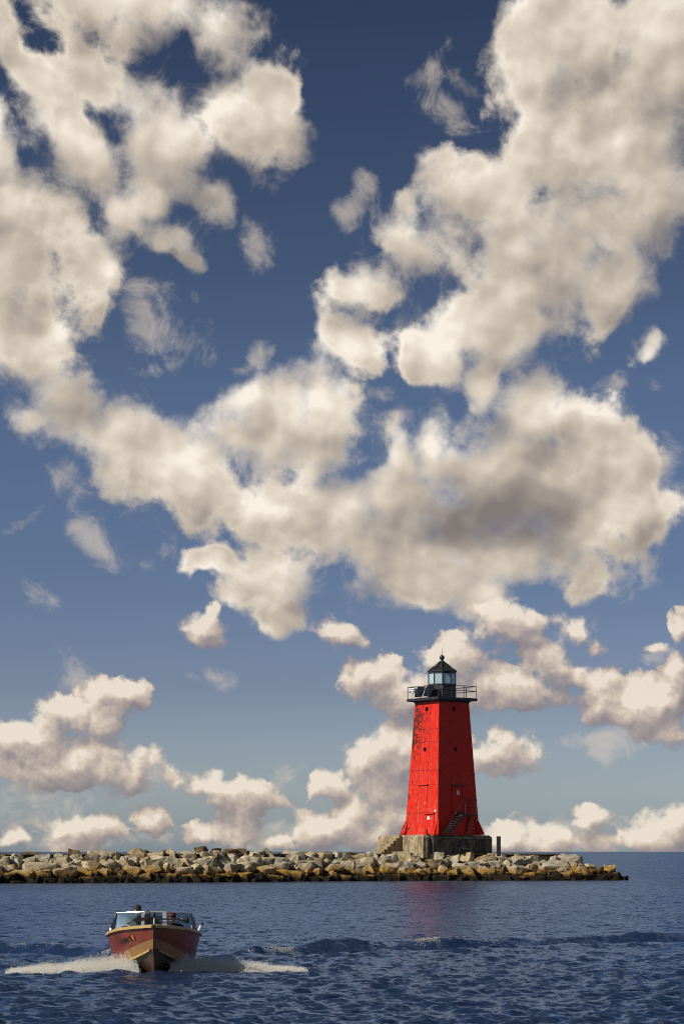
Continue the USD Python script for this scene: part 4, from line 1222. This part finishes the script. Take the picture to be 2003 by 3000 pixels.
def build_boat():
    root = thing('motorboat', 'open motorboat with red and tan hull and wrap windshield speeding towards the viewer', 'boat', (BX, BY, 0), BTURN)
    sheer, line, chine, keel = hull_lines()
    flip = np.array([-1, 1, 1])
    for s in (-1, 1):
        f = np.array([s, 1, 1])
        inn = np.array([-s * .9, .25, 0])
        up = obj('topside', skin_strip(sheer * f, line * f + [0, 0, .001], .03, inn), M['mahogany'], root, smooth=30, label='red mahogany upper side of the hull')
        obj('lower_side', skin_strip(line * f - [0, 0, .002], chine * f, .03, inn), M['tan'], root, smooth=30, label='tan lower side of the hull')
        obj('bottom', skin_strip(chine * f - [0, 0, .002], keel * f, .03, np.array([0, .1, 1.0])), M['bottom'], root, smooth=30)
        out = np.array([s * .04, -.02, -.012])
        obj('spray_rail', skin_strip(chine[1:] * f + [0, 0, .028], chine[1:] * f + [0, 0, -.012], 1.0, out), M['rail'] if s < 0 else M['tan'], root)
        o2 = np.array([s * .035, -.02, 0])
        obj('rub_rail', skin_strip(sheer * f + [0, 0, .022], sheer * f + [0, 0, -.032], 1.0, o2), M['rail'], root)
        k = HULL_Y >= 1.6
        edge = sheer[k] * f
        obj('side_deck', skin_strip(edge + [0, 0, .024], edge + np.array([-s * .17, 0, .034]), .03, np.array([0, 0, -1.0])), M['foredeck'], root)
        # lettering on the bow
        i0 = 4
        a, b_ = sheer[i0] * f, sheer[i0 + 1] * f
        c, e = line[i0] * f, line[i0 + 1] * f
    stem = [keel[0] * [0, 1, 1] + [0, -.012, 0], chine[0] * [0, 1, 1] + [0, -.014, 0], sheer[0] * [0, 1, 1] + [0, -.016, .03]]
    obj('stem', join(beam(stem[0], stem[1], .035, .05), beam(stem[1], stem[2], .035, .05)), M['bottom'], root)
    tr = [(-sheer[-1][0], 4.68, sheer[-1][2]), (sheer[-1][0], 4.68, sheer[-1][2]), (chine[-1][0], 4.70, chine[-1][2]), (0, 4.70, keel[-1][2]), (-chine[-1][0], 4.70, chine[-1][2])]
    obj('transom', hull([np.array(p) + [0, o, 0] for p in tr for o in (0, .05)]), M['mahogany'], root)
    # foredeck with a little camber
    k = HULL_Y <= 2.1
    ys, ws, zs = HULL_Y[k], sheer[k][:, 0], sheer[k][:, 2]
    cols = np.linspace(-1, 1, 9)
    v = np.array([(w * c, y, z + .026 + .06 * (1 - c * c) * min(1, w / .8)) for y, w, z in zip(ys, ws, zs) for c in cols])
    v2 = v - [0, 0, .03]
    n = len(ys)
    q = [(i * 9 + j, i * 9 + j + 1, (i + 1) * 9 + j + 1, (i + 1) * 9 + j) for i in range(n - 1) for j in range(8)]
    N = len(v)
    q2 = [(d + N, c + N, b + N, a + N) for a, b, c, d in q]
    rim = []
    ring = [j for j in range(9)] + [i * 9 + 8 for i in range(1, n)] + [(n - 1) * 9 + j for j in range(7, -1, -1)] + [i * 9 for i in range(n - 2, 0, -1)]
    for a, b in zip(ring, ring[1:] + ring[:1]):
        rim.append((b, a, a + N, b + N))
    F = np.array(q + q2 + rim)
    t = trimesh.Trimesh(np.vstack([v, v2]), np.vstack([F[:, [0, 1, 2]], F[:, [0, 2, 3]]]), process=False)
    trimesh.repair.fix_normals(t)
    obj('foredeck', t, M['foredeck'], root, smooth=30)
    obj('cockpit_floor', chamfered(1.7, 2.5, .04, .0, (0, 3.4, .16)), M['vinyl'], root)
    obj('dashboard', chamfered(1.72, .30, .26, .03, (0, 2.28, .74)), M['vinyl'], root)
    for x in (-.42, .42):
        seat = obj('seat', chamfered(.5, .48, .12, .03, (x, 3.12, .40)), M['vinyl'], root)
        obj('backrest', chamfered(.5, .10, .42, .03, (x, 3.40, .66)), M['vinyl'], seat)
    wheel = trimesh.creation.torus(.17, .014, major_sections=20, minor_sections=8)
    wheel.apply_transform(trimesh.transformations.rotation_matrix(math.radians(70), [1, 0, 0]))
    wheel.apply_translation((-.36, 2.52, .84))
    wh = obj('steering_wheel', wheel, M['rubber'], root, smooth=True)
    obj('steering_column', bar((-.36, 2.36, .80), (-.36, 2.52, .84), .03), M['rubber'], wh)
    # outboard engine behind the transom
    obj('engine_cowl', hull([(x * w, 5.02 + y * d, z) for z, w, d in ((.62, .15, .20), (.80, .18, .26), (.98, .15, .22), (1.03, .08, .13)) for x in (-1, 1) for y in (-1, 1)]), M['rubber'], root)
    obj('engine_leg', hull([(x * .06, 4.95 + y * .11, z) for z in (-.5, .64) for x in (-1, 1) for y in (-1, 1)]), M['rubber'], root)

    # the windshield
    plan = [(-.93, 2.85), (-.85, 1.98), (-.235, 1.66), (.235, 1.66), (.85, 1.98), (.93, 2.85)]
    zb = [.80, .845, .965, .965, .845, .80]
    zt = [1.10, 1.245, 1.275, 1.275, 1.245, 1.10]
    low = [np.array([x, y, z]) for (x, y), z in zip(plan, zb)]
    high = [np.array([x * .945, y + .16, z]) for (x, y), z in zip(plan, zt)]
    ws_ = obj('windshield_frame', join(*[bar(high[i], high[i + 1], .016) for i in range(5)]), M['chrome'], root)
    obj('sill', join(*[beam(low[i] - [0, 0, .012], low[i + 1] - [0, 0, .012], .04, .03) for i in range(5)]), M['chrome'], ws_)
    for i in range(5):
        a, b, c, d = low[i], low[i + 1], high[i + 1], high[i]
        nn = np.cross(b - a, d - a)
        nn /= np.linalg.norm(nn)
        cen = (a + b + c + d) / 4
        obj('pane', hull([cen + (p - cen) * .975 + nn * s * .003 for p in (a, b, c, d) for s in (-1, 1)]), M['windshield'], ws_)
    for i in range(6):
        wide = i in (2, 3)
        obj('mullion', beam(low[i], high[i], .085 if wide else .022, .03, (0, 1, 0)), M['chrome'] if wide else M['rubber'], ws_)
    # bow light on its pole
    pole = obj('bow_light_pole', bar(bl(451.5, 2714, .25) , bl(451.5, 2693, .25), .013), M['white'], root)
    obj('bow_light', lathe([(.012, 0), (.030, .02), (.040, .06), (.034, .11), (.012, .13)], 12, bl(451.5, 2693, .25)), M['rubber'], pole)
    # bow-mounted electric motor, stowed across the deck
    y = .75
    shaft = obj('trolling_motor_shaft', bar(bl(420, 2694.2, y), bl(541, 2696.5, y), .017), M['steel'], root)
    pod = []
    a, b = bl(528, 2696.3, y), bl(553, 2698, y)
    for u, r in ((0, .035), (.2, .050), (.45, .062), (.8, .075), (1.0, .060)):
        p = a + (b - a) * u
        pod += [p + np.array([0, math.cos(t) * r, math.sin(t) * r]) for t in np.linspace(0, 2 * math.pi, 14)[:-1]]
    obj('motor_pod', hull(pod), M['rubber'], shaft)
    hub = a - np.array([.03, 0, 0])
    obj('propeller', join(*[hull([hub + [dx, math.cos(t + s) * r, math.sin(t + s) * r] for r, s in ((.01, 0), (.10, -.25), (.11, .2)) for dx in (-.006, .006)]) for t in (.6, 3.74)]), M['rubber'], shaft)
    c = bl(431, 2688.5, y)
    obj('motor_head', chamfered(.13, .16, .11, .02, c), M['rubber'], shaft)
    ring_ = trimesh.creation.torus(.04, .010, major_sections=16, minor_sections=6)
    ring_.apply_transform(trimesh.transformations.rotation_matrix(math.radians(90), [1, 0, 0]))
    ring_.apply_translation(c + [.015, 0, .085])
    obj('pull_ring', ring_, M['rubber'], shaft)
    obj('mount_bracket', join(beam(bl(396, 2698, y), bl(430, 2694, y), .12, .07), beam(bl(405, 2697, y), bl(405, 2716, y), .07, .06), beam(bl(428, 2697, y), bl(428, 2717, y), .07, .06)), M['rubber'], shaft)
    a, b = bl(453, 2700, y), bl(522, 2705, y)
    u = np.linspace(0, 1, 140)
    pts = a + (b - a) * u[:, None] + np.stack([0 * u, np.cos(u * 16 * 2 * math.pi) * .018, np.sin(u * 16 * 2 * math.pi) * .018 - .02 * np.sin(u * math.pi)], -1)
    coil = UsdGeom.BasisCurves.Define(stage, numbered(shaft, 'coil_cord'))
    coil.CreateTypeAttr('linear')
    coil.CreateCurveVertexCountsAttr([len(pts)])
    coil.CreatePointsAttr(Vt.Vec3fArray.FromNumpy(pts.astype(np.float32)))
    coil.CreateWidthsAttr(Vt.FloatArray([.012] * len(pts)))
    coil.SetWidthsInterpolation('vertex')
    UsdShade.MaterialBindingAPI.Apply(coil.GetPrim()).Bind(M['rubber'])
    # rod holders, cleats
    for px, py, y_, dx in ((326, 2733, 2.0, -.01), (580, 2727, 2.0, .06)):
        p = bl(px, py + 6, y_)
        h = obj('rod_holder', bar(p, p + [dx, .05, .13], .026), M['white'], root)
        obj('cap', bar(p + [dx, .05, .131], p + [dx * 1.6, .08, .20], .030), M['rubber'], h)
    for s in (-1, 1):
        p = np.array([s * .80, 1.25, .945])
        obj('cleat', join(bar(p + [-.01, -.09, .045], p + [.01, .09, .045], .012), bar(p + [0, -.03, -.03], p + [0, -.03, .045], .010), bar(p + [0, .03, -.03], p + [0, .03, .045], .010)), M['chrome'], root)
    gr = [np.array([-.86, 1.9, .89]), np.array([-.62, 1.15, 1.02]), np.array([-.50, .95, 1.0])]
    obj('grab_rail', join(bar(gr[0], gr[1], .012), bar(gr[1], gr[2], .012)), M['chrome'], root)
    # dark registration letters and an orange sticker on the viewer's left side of the bow
    sL, lL = sheer * flip, line * flip
    def on_side(yy, t):
        a = np.array([np.interp(yy, HULL_Y, sL[:, k]) for k in range(3)])
        b = np.array([np.interp(yy, HULL_Y, lL[:, k]) for k in range(3)])
        return a + (b - a) * t
    base, right = on_side(1.12, .66), on_side(.42, .66)
    ex = right - base; ex /= np.linalg.norm(ex)
    ey = on_side(.75, .2) - on_side(.75, .66); ey -= ex * (ey @ ex); ey /= np.linalg.norm(ey)
    ez = np.cross(ex, ey)
    if ez[1] > 0:
        ez = -ez
    txt = meshkit.text_mesh("F 888 'S", .105, .006, bold=True)
    k = .52 / max(txt.bounds[1][0], 1e-6)
    T = np.eye(4)
    T[:3, 0], T[:3, 1], T[:3, 2], T[:3, 3] = ex * min(1.0, k), ey, ez, base + ez * .03
    txt.apply_transform(T)
    obj('registration_letters', txt, M['lettering'], root)
    p0 = base + ex * .58 + ez * .03
    obj('sticker', hull([p0 + ex * i * .07 + ey * (j * .10 + .0) + ez * d for i in (0, 1) for j in (0, 1) for d in (0, .006)]), M['sticker'], root)

    Rz = lambda p: np.array([BX, BY, 0]) + np.array([math.cos(math.radians(BTURN)) * p[0] - math.sin(math.radians(BTURN)) * p[1], math.sin(math.radians(BTURN)) * p[0] + math.cos(math.radians(BTURN)) * p[1], p[2]])
    person('person', 'driver in dark jacket and dark cap looking over the windshield of the boat', Rz(np.array([(403 - 451) / FPX * 49, 3.0, 1.155])), BTURN, M['jacket'], 'plain')
    person('person', 'passenger with a red band on the dark cap sitting low behind the windshield', Rz(np.array([(504 - 451) / FPX * 49, 3.0, 1.00])), BTURN, M['coat'], 'band', .05, .12)


build_boat()


# ------------------------------------------------------------------ spray and foam
def foam_material(name, color, clear=.3):
    g = Graph()
    d = g.add('diffuse_bsdf', 'BSDF', color=color)
    t = g.add('translucent_bsdf', 'BSDF', color=color)
    s = g.add('mix_closure', 'closure', fac=.35, closure1=d, closure2=t)
    return g.material(name, g.add('mix_closure', 'closure', fac=clear, closure1=s, closure2=g.add('transparent_bsdf', 'BSDF')))


M['foam'] = foam_material('foam', (.86, .85, .80))
M['wake_foam'] = foam_material('wake_foam', (.70, .66, .54))

OCTA = np.array([(1, 0, 0), (-1, 0, 0), (0, 1, 0), (0, -1, 0), (0, 0, 1), (0, 0, -1)], float)
OCTF = np.array([(0, 2, 4), (2, 1, 4), (1, 3, 4), (3, 0, 4), (2, 0, 5), (1, 2, 5), (3, 1, 5), (0, 3, 5)])


def droplets(centers, radii, rng):
    n = len(centers)
    squash = rng.uniform(.6, 1.4, (n, 1, 3))
    v = centers[:, None, :] + OCTA[None] * radii[:, None, None] * squash
    f = OCTF[None] + 6 * np.arange(n)[:, None, None]
    return trimesh.Trimesh(v.reshape(-1, 3), f.reshape(-1, 3), process=False)


def spray(side_, seed, reach, height, label):
    """The sheet of broken water that the hull throws out on one side, drops thick at its foot and loose at its top."""
    rng = np.random.default_rng(seed)
    n = 42000
    u = rng.beta(1.0, 1.5, n)
    clump = meshkit.fbm(np.stack([u * 9, rng.uniform(0, 3, n), np.full(n, seed)], -1), 3, seed)
    H = height * (1 - u) ** 1.1 * (.25 + 1.5 * clump) + .05
    w = rng.beta(.9, 2.8, n)
    x = side_ * (.30 + u * reach + rng.normal(0, .05, n))
    y = .85 + u * 1.0 + rng.normal(0, .18, n) + .5 * w
    x = x + side_ * w * .16
    z = H * w + rng.normal(0, .01, n)
    edge = np.interp(y, HULL_Y, np.interp(HULL_Y, YF, [.008, .16, .41, .67, .83, .88, .88]))
    keep = (np.abs(x) > edge * .9) & (z > -.04)
    c = np.stack([x, y, z], -1)[keep]
    r = rng.uniform(.004, .014, len(c)) * (1.15 - .6 * w[keep])
    drops = droplets(c, r, rng)
    # the tumbling water underneath
    nu, nv = 150, 16
    U, V = np.meshgrid(np.linspace(0, 1, nu), np.linspace(0, 1, nv), indexing='ij')
    X = side_ * (.34 + U * reach * 1.03)
    Y = .62 + U * 1.0 + V * (1.3 - .5 * U)
    bump = meshkit.fbm(np.stack([X * 5, Y * 5, 0 * X + seed], -1), 4, seed)
    Z = -.05 + (height * .42 * (1 - U) ** 1.3 + .06) * np.sin(np.pi * np.clip(V * .9 + .1, 0, 1)) ** .7 * (.2 + 1.25 * bump)
    i, j = np.meshgrid(np.arange(nu - 1), np.arange(nv - 1), indexing='ij')
    a = i * nv + j
    q = np.stack([a, a + 1, a + nv + 1, a + nv], -1).reshape(-1, 4)
    top = np.stack([X, Y, Z], -1).reshape(-1, 3)
    bot = top * [1, 1, 0] + [0, 0, -.12]
    N = len(top)
    sheet = trimesh.Trimesh(np.vstack([top, bot]), np.vstack([q[:, :3], q[:, [0, 2, 3]], q[:, [2, 1, 0]] + N, q[:, [3, 2, 0]] + N]), process=False)
    t = join(drops, sheet)
    t.apply_transform(trimesh.transformations.rotation_matrix(math.radians(BTURN), [0, 0, 1]))
    t.apply_translation((BX, BY, 0))
    obj('bow_spray', t, M['foam'], label=label, category='spray', kind='stuff')


spray(-1, 3, 2.75, .50, 'cream white spray thrown out on the sunlit left side of the boat')
spray(1, 8, 2.9, .46, 'greyish white spray on the shaded right side of the boat')


def wake_foam(pts, lo, hi, n, seed, label):
    """Flecks of foam along the crest of a wake."""
    rng = np.random.default_rng(seed)
    pts = np.array(pts, float)
    seg = np.linalg.norm(np.diff(pts, axis=0), axis=1)
    s = np.concatenate([[0], np.cumsum(seg)])
    u = rng.uniform(lo, hi, n) * s[-1]
    dens = meshkit.fbm(np.stack([u * .9, 0 * u, 0 * u], -1), 3, seed)
    u = u[rng.uniform(0, 1, n) < smooth(dens, .42, .62)]
    x, y = np.interp(u, s, pts[:, 0]), np.interp(u, s, pts[:, 1])
    wob = .55 * (meshkit.fbm(np.stack([x * .35, y * .2, 0 * x], -1), 3, 5) - .5)
    y = y - wob * 2 + rng.normal(0, .26, len(u)) - .05
    x = x + rng.normal(0, .05, len(u))
    z = wake_height(x, y) + rng.uniform(-.07, -.005, len(u))
    r = rng.uniform(.006, .015, len(u))
    obj('wake_foam', droplets(np.stack([x, y, z], -1), r, rng), M['wake_foam'], label=label, category='foam', kind='stuff')


wake_foam(WAKES[0][0], .45, .95, 5000, 4, 'yellowish foam on the wave crest left of the boat')
wake_foam(WAKES[1][0], .10, .50, 5000, 6, 'yellowish foam on the long wave crest right of the boat')
